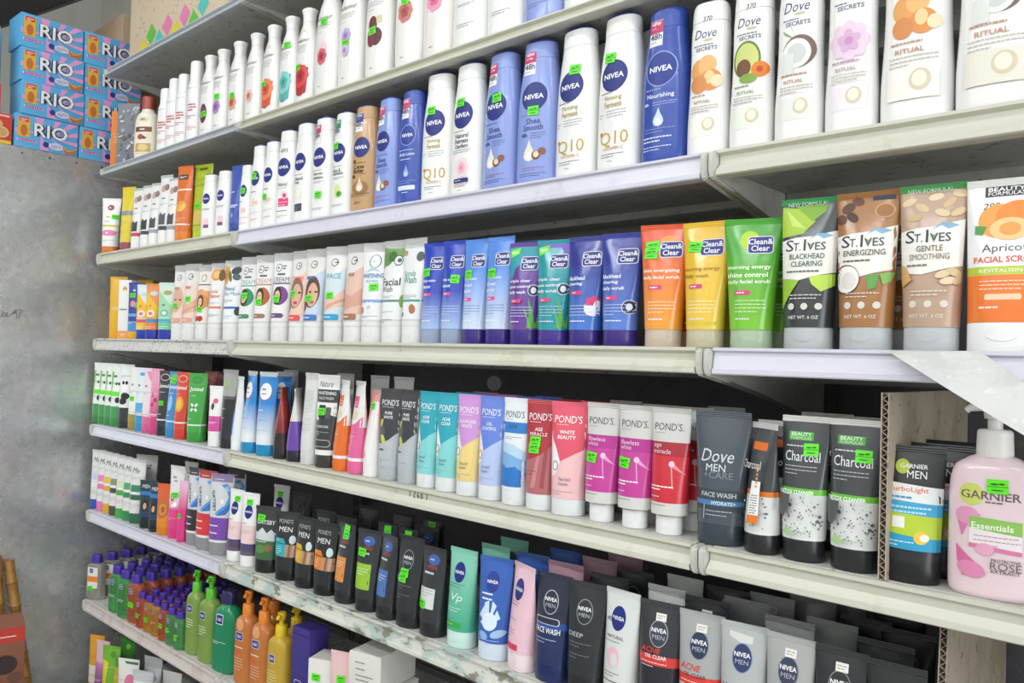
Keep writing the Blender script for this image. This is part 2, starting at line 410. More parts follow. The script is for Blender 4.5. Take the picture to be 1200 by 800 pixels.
# ------------------------------------------------------------------ the shop shell
def struct(name, me): return tag(add(name, me), kind='structure')
m_floor = worn('floor_tile', '#8f8b84', '#837f78', '#76726b', 6, .5, .62, .3)
m_wall = worn('painted_wall', '#d8d6d0', '#cfccc5', '#c6c2ba', 4, .5, .65, .7)
struct('floor', box_me('floor', m_floor, -1.7, 6, -3.2, .62, -.05, 0))
struct('ceiling', box_me('ceiling', m_wall, -1.7, 6, -3.2, .62, 3.0, 3.05))
struct('wall_back', box_me('wall_back', m_wall, -1.7, 6, .57, .62, 0, 3.0))
struct('wall_front', box_me('wall_front', m_wall, -1.7, 6, -3.2, -3.15, 0, 3.0))
struct('wall_left', box_me('wall_left', m_wall, -1.7, -1.65, -3.15, .57, 0, 3.0))
wv, wf = [], []
for b_ in ((5.95, 6, -3.15, -2.85, 0, 3), (5.95, 6, -.35, .57, 0, 3), (5.95, 6, -2.85, -.35, 0, .35), (5.95, 6, -2.85, -.35, 2.45, 3)):
    v, f = box_vf(*b_); q = len(wv); wv += v; wf += [tuple(q+a for a in g) for g in f]
struct('wall_right', mk('wall_right', wv, wf, [m_wall], smooth=False))
win = struct('window_1', box_me('window_1', mat('#e6f0f2', .05, trans=.95), 5.972, 5.978, -2.84, -.36, .36, 2.44))
for yy in (-2.84, -1.6, -.36): add('window_frame', box_me('window_frame', mat('#8a8d90', .4), 5.955, 5.995, yy-.02, yy+.02, .36, 2.44, bev=.004), win)
for zz in (.36, 2.44): add('window_frame', box_me('window_frame', mat('#8a8d90', .4), 5.955, 5.995, -2.84, -.36, zz-.02, zz+.02, bev=.004), win)
for i, (x, y) in enumerate(LAMPS):
    t = thing('ceiling_lamp', f"white ceiling tube lamp, {'near' if y > -2 else 'far'} row from the shelves, {('above cabinet end', 'above aisle middle', 'above right bay')[i % 3]}", 'lamp', (x, y, LAMP_Z), group='ceiling tube lamps')
    add('housing', box_me('housing', mat('#eeeeee', .5), -.61, .61, -.045, .045, .0, .08, bev=.006), t)
    add('diffuser', box_me('diffuser', mat('#f4f8ff', .4, emit=2.0), -.6, .6, -.035, .035, -.055, .0, bev=.01), t)
# ------------------------------------------------------------------ shelving: bays at x = 0, .8, 2.0, 3.2
Z = {-1: 1.995, 0: 1.70, 1: 1.45, 2: 1.20, 3: .95, 4: .70, 5: .44, 6: .19}
BX = [0.0, .80, 2.0, 3.2]
DEPTH = .36
m_back = worn('dark_back_panel', '#77747a', '#6c696f', '#828085', 5, .5, .62, .55)
m_maroon = worn('maroon_back_panel', '#6a4456', '#5c3c4c', '#74505f', 5, .5, .62, .5)
m_post = worn('post_paint', '#5a5a58', '#4b4b49', '#6b6b68', 20, .55, .62, .5)
m_deck = worn('shelf_deck_paint', '#c4c4bd', '#b2b2aa', '#8f8d85', 9, .56, .64, .45)
m_under = m_deck
m_cream = worn('rail_cream', '#d3d1c2', '#cbc8b7', '#9a9384', 20, .58, .66, .4, s2=60, lo2=.70, hi2=.73)
m_lav = worn('rail_lavender', '#d9d8e4', '#d0cfdc', '#a79f98', 16, .6, .66, .25, s2=50, lo2=.70, hi2=.73)
m_grey = worn('rail_grey', '#c3c7cc', '#b5b9be', '#7f8084', 20, .58, .66, .35, s2=60, lo2=.68, hi2=.72)
m_speck = worn('rail_speckled', '#d5d3cf', '#c9c7c3', '#8f8a84', 30, .55, .62, .4, s2=120, lo2=.58, hi2=.62)
m_scuff = worn('rail_scuffed', '#d9d8cf', '#b5c4bd', '#8c8878', 16, .5, .56, .45, s2=34, lo2=.56, hi2=.6, stretch=(.6, 1, 1.4))
m_rose = worn('rail_pinkish', '#d6cdc7', '#cdbdb9', '#a88f88', 18, .52, .6, .45, s2=60, lo2=.62, hi2=.67)
m_brk = worn('bracket_paint', '#cfcdc5', '#c3c1b8', '#8a857c', 30, .55, .65, .4, s2=90, lo2=.66, hi2=.72)
RAILS = {(-1, 0): m_grey, (-1, 1): m_grey, (0, 0): m_grey, (0, 1): m_cream, (0, 2): m_cream, (1, 0): m_cream, (1, 1): m_lav, (1, 2): m_cream, (2, 0): m_speck, (2, 1): m_cream,
         (2, 2): m_lav, (3, 0): m_lav, (3, 1): m_cream, (3, 2): m_cream, (4, 0): m_lav, (4, 1): m_scuff, (4, 2): m_scuff, (5, 0): m_rose, (5, 1): m_speck, (6, 0): m_speck}
NTH = {-1: 'top', 0: 'second', 1: 'third', 2: 'fourth', 3: 'fifth', 4: 'sixth', 5: 'seventh', 6: 'lowest'}
BAYS = ['left bay beside the metal panel', 'wide middle bay', 'right bay']
RAIL_PTS = [(.0, 0), (-.0035, -.0008), (-.0035, -.0045), (.0035, -.0075), (.0035, -.017), (-.0045, -.0255), (-.0065, -.0262), (-.0065, -.0325), (-.004, -.034), (.016, -.034), (.016, -.002)]
LAV_PTS = [(.0, 0), (-.0035, -.0008), (-.0035, -.0040), (.0015, -.0062), (-.0015, -.0262), (-.0045, -.0268), (-.0045, -.0325), (-.003, -.034), (.016, -.034), (.016, -.002)]
def bracket_me(x0, x1, rs=1.0):
    pts = [(-.0085, -.004), (-.0085, -.026*rs), (-.004, -.036*rs), (.05, -.045*rs), (.15, -.062*rs), (.26, -.088), (DEPTH, -.105), (DEPTH, -.002), (0, -.001), (-.005, -.001)]
    bm = bmesh.new(); n = len(pts)
    a = [bm.verts.new((x0, y, z)) for y, z in pts]; b = [bm.verts.new((x1, y, z)) for y, z in pts]
    bm.faces.new(a[::-1]); bm.faces.new(b)
    for i in range(n): bm.faces.new((a[i], a[(i+1) % n], b[(i+1) % n], b[i]))
    bmesh.ops.recalc_face_normals(bm, faces=bm.faces[:])
    bmesh.ops.bevel(bm, geom=[e for e in bm.edges if (e.verts[0].co.y < 0 or e.verts[1].co.y < 0)], offset=.0022, segments=2, affect='EDGES')
    me = bpy.data.meshes.new('bracket'); bm.to_mesh(me); bm.free(); me.materials.append(m_brk)
    me.polygons.foreach_set('use_smooth', [True]*len(me.polygons)); me.set_sharp_from_angle(angle=R(45)); return me
for (k, b), rm in RAILS.items():
    x0, x1 = BX[b], BX[b+1]; z = Z[k]
    t = thing('metal_shelf', f"painted metal shelf board, {dict([(-1, 'topmost level'), (6, 'lowest level')]).get(k, NTH[k]+' level down')}, {BAYS[b]}", 'shelf', ((x0+x1)/2, 0, z), group='painted metal shelves')
    hw = (x1-x0)/2
    rs = .62 if k <= 0 else 1.0
    add('deck', box_me('deck', m_deck, -hw+.012, hw-.012, .012, DEPTH, -.018 if k <= 0 else -.022, -.0005), t)
    add('price_rail', extrude_x('price_rail', [(a_, b_*rs) for a_, b_ in (LAV_PTS if rm in (m_lav, m_speck, m_scuff, m_rose) else RAIL_PTS)], -hw+.012, hw-.012, rm), t)
    add('stiffener', box_me('stiffener', m_deck, -hw+.012, hw-.012, .20, .24, -.034, -.017, bev=.002), t)
    add('stiffener', box_me('stiffener', m_deck, -hw+.012, hw-.012, .31, .345, -.046, -.017, bev=.002), t)
    for xa, xb in ((-hw+.001, -hw+.0105), (hw-.0105, hw-.001)): add('bracket', bracket_me(xa, xb, rs), t)
for b in range(3):
    x0, x1 = BX[b], BX[b+1]
    t = thing('back_panel', f'dark steel back panel behind the shelves, {BAYS[b]}', 'back panel', ((x0+x1)/2, .395, 0)); hw = (x1-x0)/2
    zs = [.02]+[Z[k] for k in (6, 5, 4, 3, 2, 1, 0, -1)]+[2.4]
    for za, zb in zip(zs, zs[1:]):
        mm = m_maroon if (b == 0 and abs(za-1.45) < .01) else m_back
        add('panel', box_me('panel', mm, -hw+.021, hw-.021, -.006, .006, za+.002, zb-.002, bev=.0015), t)
for i, x in enumerate(BX):
    t = thing('upright_post', ['slotted upright post at the metal panel end', 'slotted upright post between left and middle bays', 'slotted upright post between middle and right bays', 'slotted upright post at the far right end'][i], 'post', (x, .385, 0))
    add('channel', box_me('channel', m_post, -.02, .02, -.022, .03, 0, 2.45, bev=.003), t)
    sl = []; sf = []
    for j in range(90):
        for dx in (-.008, .008):
            v, f = box_vf(dx-.002, dx+.002, -.0228, -.0222, .03+j*.026, .03+j*.026+.014); q = len(sl); sl += v; sf += [tuple(q+a for a in g) for g in f]
    tag(add('slots', mk('slots', sl, sf, [mat('#151515', .8)], smooth=False), t), kind='stuff')
# pencilled price on the middle rail, a grey oval sticker on the back panel
def scribble(name, strokes, r, m, parent=None, loc=(0, 0, 0)):
    V, F = [], []
    for s in strokes:
        for (a, b) in zip(s, s[1:]):
            a = Vector(a); b = Vector(b); d = b-a
            if d.length < 1e-6: continue
            nrm = Vector((0, -1, 0)) if abs(a.y-b.y) < 1e-4 and name != 'panel_handwriting' else Vector((1, 0, 0))
            sd = d.normalized().cross(nrm)*r; u = d.normalized()*r*.6; q = len(V)
            V += [a-u+sd, a-u-sd, b+u-sd, b+u+sd]; F.append((q, q+1, q+2, q+3))
    return add(name, mk(name, V, F, [m], smooth=False), parent, loc)
ink = mat('#26262a', .6)
def digits_on_rail(px, s=.0075):
    zc = Z[3]-.0118; y = .0029; x = x_at(px, y, zc)
    def g(pts, dx): return [(x+dx+p*s*.9, y, zc+q*s) for p, q in pts]
    return [g([(.1, 1.1), (-.25, .7), (-.42, .2), (-.42, -.3), (-.2, -.8), (.1, -1.1)], -.019), g([(0, .5), (.3, .9), (.6, .6), (.1, -.5), (0, -.7), (.7, -.7)], -.012), g([(.5, .9), (.1, .2), (0, -.4), (.3, -.8), (.6, -.4), (.3, -.1), (.05, -.3)], -.002),
            g([(.3, .6), (0, .2), (0, -.5), (.3, -.8), (.6, -.4), (.6, .2), (.3, .6)], .007), g([(-.1, 1.1), (.25, .7), (.42, .2), (.42, -.3), (.2, -.8), (-.1, -1.1)], .0195)]
sc_ = scribble('rail_handwriting', digits_on_rail(490), .0007, ink)
tag(sc_, 'handwritten price in brackets on the cream fifth shelf rail', 'handwriting')
p = ray_on(579, 449, 1, .388)
ov = []; of = []
for j, y in enumerate((0, -.0008)):
    for i in range(28): a = 2*math.pi*i/28; ov.append((.022*math.cos(a), y, .0165*math.sin(a)))
of = [tuple(range(27, -1, -1))[::-1], tuple(range(28, 56))]+[(i, (i+1) % 28, 28+(i+1) % 28, 28+i) for i in range(28)]
tag(add('oval_sticker', mk('oval_sticker', ov, of, [mat('#d8d8d6', .6)], smooth=False), None, (p.x, .3885, p.z)), 'grey oval sticker stuck on the dark back panel, fifth shelf', 'sticker')
# corrugated cardboard dividers in the right bay
m_card = worn('cardboard', '#b9ab99', '#a99a87', '#8f806e', 12, .5, .62, .8)
def divider(px, k, h, y0, y1, label, cut=0):
    z = Z[k]; x = x_at(px, y0, z); t = thing('cardboard_divider', label, 'divider', (x, 0, z))
    for nm, xa, xb in (('liner', -.0042, -.0032), ('liner', .0032, .0042)):
        v = [(xa, y0, 0), (xa, y1, 0), (xa, y1, h), (xa, y0+cut, h), (xb, y0, 0), (xb, y1, 0), (xb, y1, h), (xb, y0+cut, h)]
        f = [(3, 2, 1, 0), (4, 5, 6, 7), (0, 1, 5, 4), (1, 2, 6, 5), (2, 3, 7, 6), (3, 0, 4, 7)]
        add(nm, mk(nm, v, f, [m_card], smooth=False), t)
    v = []; f = []; N = 90; th = .0004
    for i in range(N+1):
        zz = h*i/N*.998; xx = .0031*math.sin(i*math.pi/2.0); yy = y0+.0006+cut*i/N
        v += [(xx-th, yy, zz), (xx+th, yy, zz), (xx+th, y1, zz), (xx-th, y1, zz)]
    for i in range(N):
        for j in range(4): f.append((4*i+j, 4*i+(j+1) % 4, 4*i+4+(j+1) % 4, 4*i+4+j))
    add('fluting', mk('fluting', v, f, [m_card], ang=80), t); return t
divider(1033, 3, .2035, .004, .33, 'upright corrugated cardboard divider between charcoal tubes and pink pump bottle')
divider(1096, 4, .2035, .03, .33, 'corrugated cardboard divider standing at lower right under the right bay', .02)
# ------------------------------------------------------------------ galvanised cabinet at the end of the aisle
PX = -.07; PTOP = 1.735
def galv():
    m = bpy.data.materials.new('galvanised_sheet'); m.use_nodes = True; nt = m.node_tree; b = nt.nodes['Principled BSDF']
    tc = nn(nt, 'ShaderNodeTexCoord')
    vo = nn(nt, 'ShaderNodeTexVoronoi'); vo.inputs['Scale'].default_value = 60
    nz = nn(nt, 'ShaderNodeTexNoise'); nz.inputs['Scale'].default_value = 7; nz.inputs['Detail'].default_value = 8; nz.inputs['Roughness'].default_value = .7
    n2 = nn(nt, 'ShaderNodeTexNoise'); n2.inputs['Scale'].default_value = 42; n2.inputs['Detail'].default_value = 6; n2.inputs['Roughness'].default_value = .75
    for q in (vo, nz, n2): nt.links.new(tc.outputs['Object'], q.inputs['Vector'])
    cr = nn(nt, 'ShaderNodeValToRGB'); cr.color_ramp.elements[0].position = .36; cr.color_ramp.elements[0].color = lin('#c2caca'); cr.color_ramp.elements[1].position = .62; cr.color_ramp.elements[1].color = lin('#dbe1e0')
    nt.links.new(n2.outputs['Fac'], cr.inputs[0])
    mx = nn(nt, 'ShaderNodeMix', data_type='RGBA', blend_type='MULTIPLY'); mx.inputs['Factor'].default_value = .08
    nt.links.new(cr.outputs[0], mx.inputs['A']); nt.links.new(vo.outputs['Color'], mx.inputs['B'])
    hs = nn(nt, 'ShaderNodeHueSaturation'); hs.inputs['Saturation'].default_value = .25; nt.links.new(mx.outputs['Result'], hs.inputs['Color'])
    nt.links.new(hs.outputs[0], b.inputs['Base Color'])
    b.inputs['Metallic'].default_value = .6
    mr = nn(nt, 'ShaderNodeMapRange'); mr.inputs[1].default_value = .3; mr.inputs[2].default_value = .7; mr.inputs[3].default_value = .24; mr.inputs[4].default_value = .3
    nt.links.new(nz.outputs['Fac'], mr.inputs[0]); nt.links.new(mr.outputs[0], b.inputs['Roughness'])
    bp = nn(nt, 'ShaderNodeBump'); bp.inputs['Strength'].default_value = .035; bp.inputs['Distance'].default_value = .002
    nt.links.new(n2.outputs['Fac'], bp.inputs['Height']); nt.links.new(bp.outputs[0], b.inputs['Normal'])
    return m
m_galv = galv()
cab = thing('metal_cabinet', 'tall dull galvanised metal cabinet side at the left end of the shelves', 'cabinet', (PX, 0, 0))
add('side_sheet', box_me('side_sheet', m_galv, -.004, 0, -1.25, .36, .02, PTOP, bev=.001), cab)
add('carcass', box_me('carcass', mat('#8b9090', .5, metal=.5), -.68, -.0045, -1.248, .358, .0, PTOP-.002), cab)
rv = []; rf = []
for j in range(22):
    y = -1.2+j*.072; c = len(rv)
    rv += [(.0012, y, PTOP-.016)]+[(.0002, y+.0032*math.cos(i*math.pi/4), PTOP-.016+.0032*math.sin(i*math.pi/4)) for i in range(8)]
    me_ = mk('rivet', rv[c:], [(0, 1+i, 1+(i+1) % 8) for i in range(8)], [mat('#3a3b3b', .5)])
    add('rivet', me_, cab)
# handwriting on the sheet
y0 = ray_on(0, 370, 0, PX).y; z0 = ray_on(14, 369, 0, PX).z; S_ = .001
def hw(pts): return [(PX+.0006, y0+a*.0022, z0+b*.0022) for a, b in pts]
st = [hw([(-8, -4), (-4, 2), (-2, 6), (-4, 8), (-6, 4), (-3, -3), (0, -4), (3, -1)]), hw([(3, -1), (5, 2), (3, 3), (1.5, 0), (4, -3), (7, -1), (9, 2), (7, 3), (6, 0), (8.5, -2.5), (12, 0), (13, 1)]),
      hw([(13, 1), (16, 6), (18, 7), (17, 3), (14, 2), (17.5, 4), (19, 0), (18, -6)]), hw([(18, 6), (21, 8), (24, 7), (22, 1), (20.5, -4)])]
tag(scribble('panel_handwriting', st, .0006, ink), 'black felt-pen handwriting on the galvanised metal cabinet side', 'handwriting')
# ------------------------------------------------------------------ kinds of product
WH = '#f1f1ee'; NAVY = '#1f2a7d'; INK = '#3b3d55'; GR = '#8a8f9a'; GOLD = '#b99a3c'
def logo(v=.61, r=21, c=NAVY, ring=None, u=0, h=6.6):
    o = []
    if ring: o.append(E(u, v, r*1.07, r*1.07, ring))
    return o+[E(u, v, r, r, c), T('NIVEA', u, v, h, '#ffffff', bold=.018, w=None)]
def nlogo(v, r, W, c=NAVY, ring=None, u=0):
    o = logo(v, r, c, ring, u, r*.3); o[-1] = T('NIVEA', u, v, r*.34, '#ffffff', w=r*1.5/(W/2), bold=.018); return o
def tag48(v=.85, c='#c8326e', u=-.28):
    return [Q(u, v, 22, 36, '#f3f1f4'), Q(u, v+.042, 22, 17, c), T('NEW', u, v+.062, 5, '#ffffff', bold=.018), L(u, v+.034, 16, 1, '#ffffff', th=1.8), T('48h', u, v-.022, 9.5, '#30304a', bold=.01), L(u, v-.06, 17, 1, GR)]
def drop(u, v, r, c, c2=None):
    o = [P(c, *[(u+x*r/37, v+y*r/240) for x, y in ((0, 2.2), (.35, 1.2), (.8, .35), (.95, -.3), (.7, -.85), (0, -1.1), (-.7, -.85), (-.95, -.3), (-.8, .35), (-.35, 1.2))])]
    if c2: o += [('F', u, v, 0, -.25*r, r*.5, r*.55, c2, 0)]
    return o
def nivea(id, desc, col, tops, H=224, W=75, D=46, lc=NAVY, ring=None, tagc=None, lv=.60, r=23, capc=None, lid=NAVY):
    pr = nlogo(lv, r, W, lc, ring)+list(tops)
    if tagc: pr += tag48(.84, tagc)
    bottle(id, desc, H, W, D, 'nivea', col, capc or (col if isinstance(col, str) else WH), pr, lid)
q10 = [L(0, .495, 46, 1, INK), T('Firming', 0, .455, 8.4, GOLD, .8), T('Fermeté', 0, .415, 8.4, GOLD, .8), L(.15, .375, 34, 3, GR, 4), L(-.55, .36, 8, 2, GR, 4), T('Q10', .05, .195, 22, '#c9a63a', 1.3, bold=0), E(-.55, .235, 3, 3, '#d8763a'), T('+VITAMIN C', .05, .135, 5, '#c98a4a', .95), L(0, .1, 40, 2, '#4a5490', 3.6), L(0, .055, 14, 1, GR)]
nivea('nv_q10', 'white bottle with navy circle and gold numeral', WH, q10)
nivea('nv_nat', 'white lotion bottle with navy circle and pink petal drawing', WH, [L(0, .48, 44, 1, INK), T('Natural', 0, .445, 8, INK, .85), T('Fairness', 0, .405, 8, INK, .85), T('Clarifiant', 0, .365, 6.5, INK, .85), L(0, .335, 44, 2, GR, 3.4)]+flower(.08, .2, 15, '#f2d9df', '#efb9c6', '#e79ab0', 1.3)+[Q(.05, .105, 34, 7, NAVY), L(.05, .105, 26, 1, '#fff'), L(.05, .075, 32, 2, '#c05070', 3), L(0, .035, 14, 1, GR)])
shea = [L(0, .475, 48, 1, '#3d4a8e'), T('Shea', 0, .43, 9, '#3a4590', .7), T('Smooth', 0, .385, 9, '#3a4590', .95), T('48h', -.42, .335, 6, '#2c3580'), L(.25, .345, 26, 3, '#5a68ac', 3.6)]+drop(-.15, .2, 11, '#e9e3d6', '#fbf8ef')+[E(.18, .19, 7.5, 7, '#7c4c35'), E(.2, .195, 5, 5, '#e6d5bc'), E(.45, .215, 6.5, 5.5, '#8d5a3e'), L(.05, .105, 40, 2, '#a05078', 3.4), L(0, .065, 48, 2, '#39448a', 3.4)]
nivea('nv_shea', 'periwinkle bottle with navy circle and nut drop', '#8d9fdc', shea, tagc='#c8326e', lid='#2f3c96')
nivea('nv_nour', 'royal blue lotion bottle with white droplet, beside the white fruit bottles', '#2f4da6', [L(0, .47, 46, 1, '#c9d3f0'), T('Nourishing', 0, .425, 8, '#eef2ff', 1.15), T('48h', -.6, .38, 4, '#fff'), L(.2, .385, 36, 2, '#a9b8e6', 3.2)]+drop(-.05, .27, 9, '#cfdcf2', '#eef4ff')+[L(0, .215, 46, 2, '#8fa6e0', 4), L(-.1, .16, 44, 2, '#dfe7fb', 5, 1.8), L(-.1, .1, 44, 2, '#dfe7fb', 4)], H=212, W=72, D=46, ring='#8fa3da', lc='#22358f', tagc='#c8326e', lid='#22358f')
nivea('nv_bluelt', 'light blue lotion bottle with clipped navy circle, beside tan bottle', '#8b9fe0', shea, H=207, W=68, D=44, r=19, tagc='#d04a80', lid='#2f3c96')
nivea('nv_blue', 'deep blue lotion bottle with red and white tag, middle of row', '#3c55ae', [L(0, .47, 44, 1, '#dfe6fa'), T('Body Lotion', 0, .43, 7, '#eaf0ff', 1.1), L(0, .39, 34, 1, '#fff', 3)]+drop(0, .27, 8, '#8ea6de', '#c4d2f2')+[L(0, .2, 44, 2, '#8ea2dc', 4), Q(0, .14, 42, 8, '#dfe6fa', 2), L(0, .1, 18, 1, '#fff')], H=207, W=66, D=44, r=18, ring='#9fb2e6', lc='#2c3f98', tagc='#d04a6a', lid='#22358f')
nivea('nv_cocoa', 'tan cocoa butter lotion bottle with navy circle', '#c39b6c', [E(-.45, .47, 4, 3.5, '#5a3a22'), L(.1, .455, 40, 1, '#4a3018'), T('Cocoa', -.1, .42, 8.5, '#3d2817', .8), T('Butter', -.1, .38, 8.5, '#3d2817', .8), L(.3, .35, 20, 1, '#5a3a22'), E(-.5, .33, 4, 3.5, '#5a3a22'), E(0, .22, 20, 13, '#9c7146')]+drop(0, .23, 10, '#e8cfb4', '#f7e6d2')+[L(0, .165, 48, 2, '#6d4a2a', 4), L(-.1, .09, 20, 2, '#4a3018')], H=206, W=68, D=44, r=20, tagc='#34408f')
nivea('nv_alo', 'white lotion bottle with green tag and lime fruit drawing', WH, [L(0, .47, 40, 1, INK), T('Aloe &', -.1, .43, 7.5, INK, .75), T('Hydration', 0, .395, 7.5, INK, .95), L(.1, .36, 30, 2, GR), E(0, .23, 11, 14, '#d7e59a'), E(.2, .2, 8, 6, '#6ab83a'), E(.15, .2, 4, 4, '#3f8f28'), L(0, .1, 36, 2, GR)], H=206, W=66, D=44, r=19, tagc='#2f8f5a')
nivea('nv_exp', 'white lotion bottle with crimson forty-eight hour tag', WH, [L(0, .47, 40, 1, INK), T('Express', 0, .435, 7.5, INK, .85), T('Hydration', 0, .395, 7.5, INK, .95), L(.1, .36, 34, 2, GR), Q(.05, .23, 26, 26, '#e3efe6', 4), L(0, .1, 36, 2, GR)], H=208, W=66, D=44, r=20, tagc='#c8326e')
nivea('nv_cit', 'white lotion bottle with pale citrus drawing and grey patch', WH, [L(0, .47, 40, 1, INK), T('Natural', 0, .43, 7, INK, .8), T('Tone', -.2, .395, 7, INK, .5), E(0, .27, 10, 10, '#eef0cf'), E(.05, .27, 6, 6, '#f7f7e4'), Q(0, .14, 26, 16, '#44475e'), L(0, .14, 18, 2, '#8a8da0', 4)], H=209, W=66, D=44, r=19)
nivea('nv_495', 'white lotion bottle with pencilled price and magenta patch', WH, [T('495', 0, .775, 9, '#2c2c36', .75, sh=.2, bold=0), T('Natural', 0, .42, 8, INK, .9, sh=.25, bold=0), L(0, .38, 36, 1, GR), Q(.1, .23, 30, 18, '#e2477f', 2), E(.25, .3, 8, 8, '#f0c4d2'), E(.25, .3, 4.5, 4.5, '#d7356e'), L(.1, .23, 24, 2, '#fff', 6), L(0, .14, 40, 1, INK, th=1.6), L(0, .09, 34, 2, GR)], H=205, W=62, D=42, r=20)
pkdrop = [L(0, .44, 36, 1, INK, th=1.6)]+drop(-.1, .3, 8, '#eeb3ae', '#f6d5cf')+[E(.3, .31, 6, 5, '#f2c9c0'), L(0, .2, 40, 2, '#d98a84', 4), L(0, .12, 34, 2, '#d98a84')]
nivea('nv_pink', 'white lotion bottle with pink droplets', WH, pkdrop, H=191, W=60, D=40, r=17)
nivea('nv_pinks', 'short white lotion bottle with pink droplets and green sticker', WH, pkdrop, H=154, W=52, D=36, r=14)
nivea('nv_smallw', 'white bottle with near-black lid', WH, [L(0, .44, 30, 2, INK), Q(.1, .22, 18, 20, '#f3c9d6', 2), Q(.1, .16, 18, 8, '#8a4a86')], H=153, W=54, D=38, r=13, lid='#20203a')
# big bottles with fruit pictures
def dove(id, desc, pic, H=201, W=60, D=40, tint='#f7f0e8', price=None, tc='#c0927a'):
    k = W/60
    pr = [Q(0, .56, 44*k, 112*k, '#f2f1ec', 3)]
    if price: pr += [T(price, .05, .885, 6.5, '#24242c', .42, sh=.2, bold=0)]
    pr += [T('Dove', -.02, .79, 12*k, '#2c3a72', 1.02, sh=.22, bold=.0), E(.1, .745, 7, 1.8, '#c9c39a'), L(0, .715, 36*k, 1, '#5a6288', th=1.5), T('SECRETS', .02, .69, 5*k, '#5a6288', 1.0)]
    pr += pic+[T('RITUAL', -.1, .345, 4*k, tc, .8), L(0, .385, 38*k, 1, tc, th=1.8), L(0, .315, 40*k, 3, '#b9a8a0', 3.4*k), Q(0, .185, 42*k, 26*k, tint), E(.2, .195, 9*k, 9*k, '#d9ccb0'), E(.18, .2, 6*k, 6.5*k, '#f4ecd8')]
    bottle(id, desc, H, W, D, 'dove', '#efeeec', '#efeeec', pr, n=2.5)
peach = [E(-.25, .55, 14, 15, '#e7a155'), E(.1, .58, 13, 13, '#efb873'), E(.25, .48, 15, 14, '#e3914a'), E(.2, .5, 7, 9, '#f3cf95'), E(-.3, .46, 12, 12, '#d98a48'), E(.55, .47, 8, 8, '#f0dcb8')]
avo = [E(-.1, .55, 19, 24, '#5f7f2c'), E(-.1, .55, 16.5, 21, '#cfd67c'), E(-.22, .5, 10, 11, '#6d3f22'), E(.5, .48, 11, 10, '#e87f2b'), E(.5, .48, 4, 4, '#b8501c'), E(.0, .43, 12, 6, '#7fa536')]
coco = [E(.1, .52, 21, 20, '#7a6257'), E(0, .51, 18, 18, '#f2efe9'), E(.0, .51, 12, 12, '#cfd3d0'), P('#8c9a86', (-.6, .66), (-.1, .6), (-.5, .63)), P('#7d8c76', (-.3, .69), (-.05, .6), (-.2, .66)), Q(-.35, .45, 16, 26, '#dfe2dd')]
lotus = flower(0, .5, 24, '#e9cfe2', '#d9aed0', '#c98fc0', .9, 8)
dove('dv_pea', 'white bottle with peach fruit picture and handwritten price', peach, price='370')
dove('dv_avo', 'white bottle with halved avocado picture', avo, price='370', tc='#8a9a6a', tint='#e9efe0')
dove('dv_coc', 'white bottle with broken coconut picture', coco, tint='#e9e8e2', H=204, W=63, D=41)
dove('dv_lot', 'white bottle with lilac lotus picture', lotus, tint='#efe6ee', tc='#b98fb0', H=208, W=65, D=42)
dove('dv_peaL', 'large white bottle with peach fruit picture', peach, H=224, W=82, D=50)
dove('dv_cocL', 'large white bottle with grey coconut picture at right edge', coco, H=224, W=82, D=50, tint='#e9e4d6')
# scented flower bottles of the second shelf
def ench(id, desc, fl, H=202, W=62, D=38, cap=WH, body='#f0eeea'):
    k = W/62
    pr = [T('Enchanteur', 0, .655, 8*k, '#5a5058', 1.3, sh=.2, bold=0), L(0, .6, 36*k, 3, '#8a8288', 4), L(0, .535, 30*k, 1, GR)]+fl+[L(0, .08, 16*k, 1, '#6a646c', th=1.6)]
    bottle(id, desc, H, W, D, 'ench', body, cap, pr, name='scented_lotion_bottle')
FL = lambda c1, c2, c3, v=.25, r=23, a=1.2, u=0: flower(u, v, r, c1, c2, c3, a, 7)
drapes = lambda c1, c2, c3: [P(c2, (-.7, .36), (.7, .36), (.55, .1), (0, .07), (-.55, .1))]+FL(c1, c2, c3, .28, 22)
ench('en_mar', 'white scented bottle with dark maroon flower', [E(0, .28, 14, 24, '#5e2a48'), E(.1, .3, 7, 14, '#7d4162')])
ench('en_lil', 'slim white scented bottle with lilac flower', FL('#b58cc6', '#9a6ab2', '#7a4a96', .3, 15))
ench('en_pea', 'white scented bottle with peach fruit flower', FL('#e7a58a', '#c9674a', '#a84832', .28, 16))
ench('en_ros', 'white scented bottle with small salmon blossom', FL('#ecc3b0', '#d98a6c', '#b85a48', .28, 13))
ench('en_org', 'white scented bottle with orange flower and peach arch', drapes('#ee8259', '#d9583a', '#b83a28')+[P('#f0b8a2', (-.5, .69), (-.3, .75), (0, .775), (.3, .75), (.5, .69), (.3, .735), (0, .755), (-.3, .735))])
ench('en_teal', 'white scented bottle with turquoise rose', drapes('#86d0c9', '#55b0ab', '#338f8c'))
ench('en_red', 'white scented bottle with red rose and peach arch', drapes('#d9484a', '#b82a32', '#8f1c26')+[P('#f0b8a2', (-.5, .69), (-.3, .75), (0, .775), (.3, .75), (.5, .69), (.3, .735), (0, .755), (-.3, .735))])
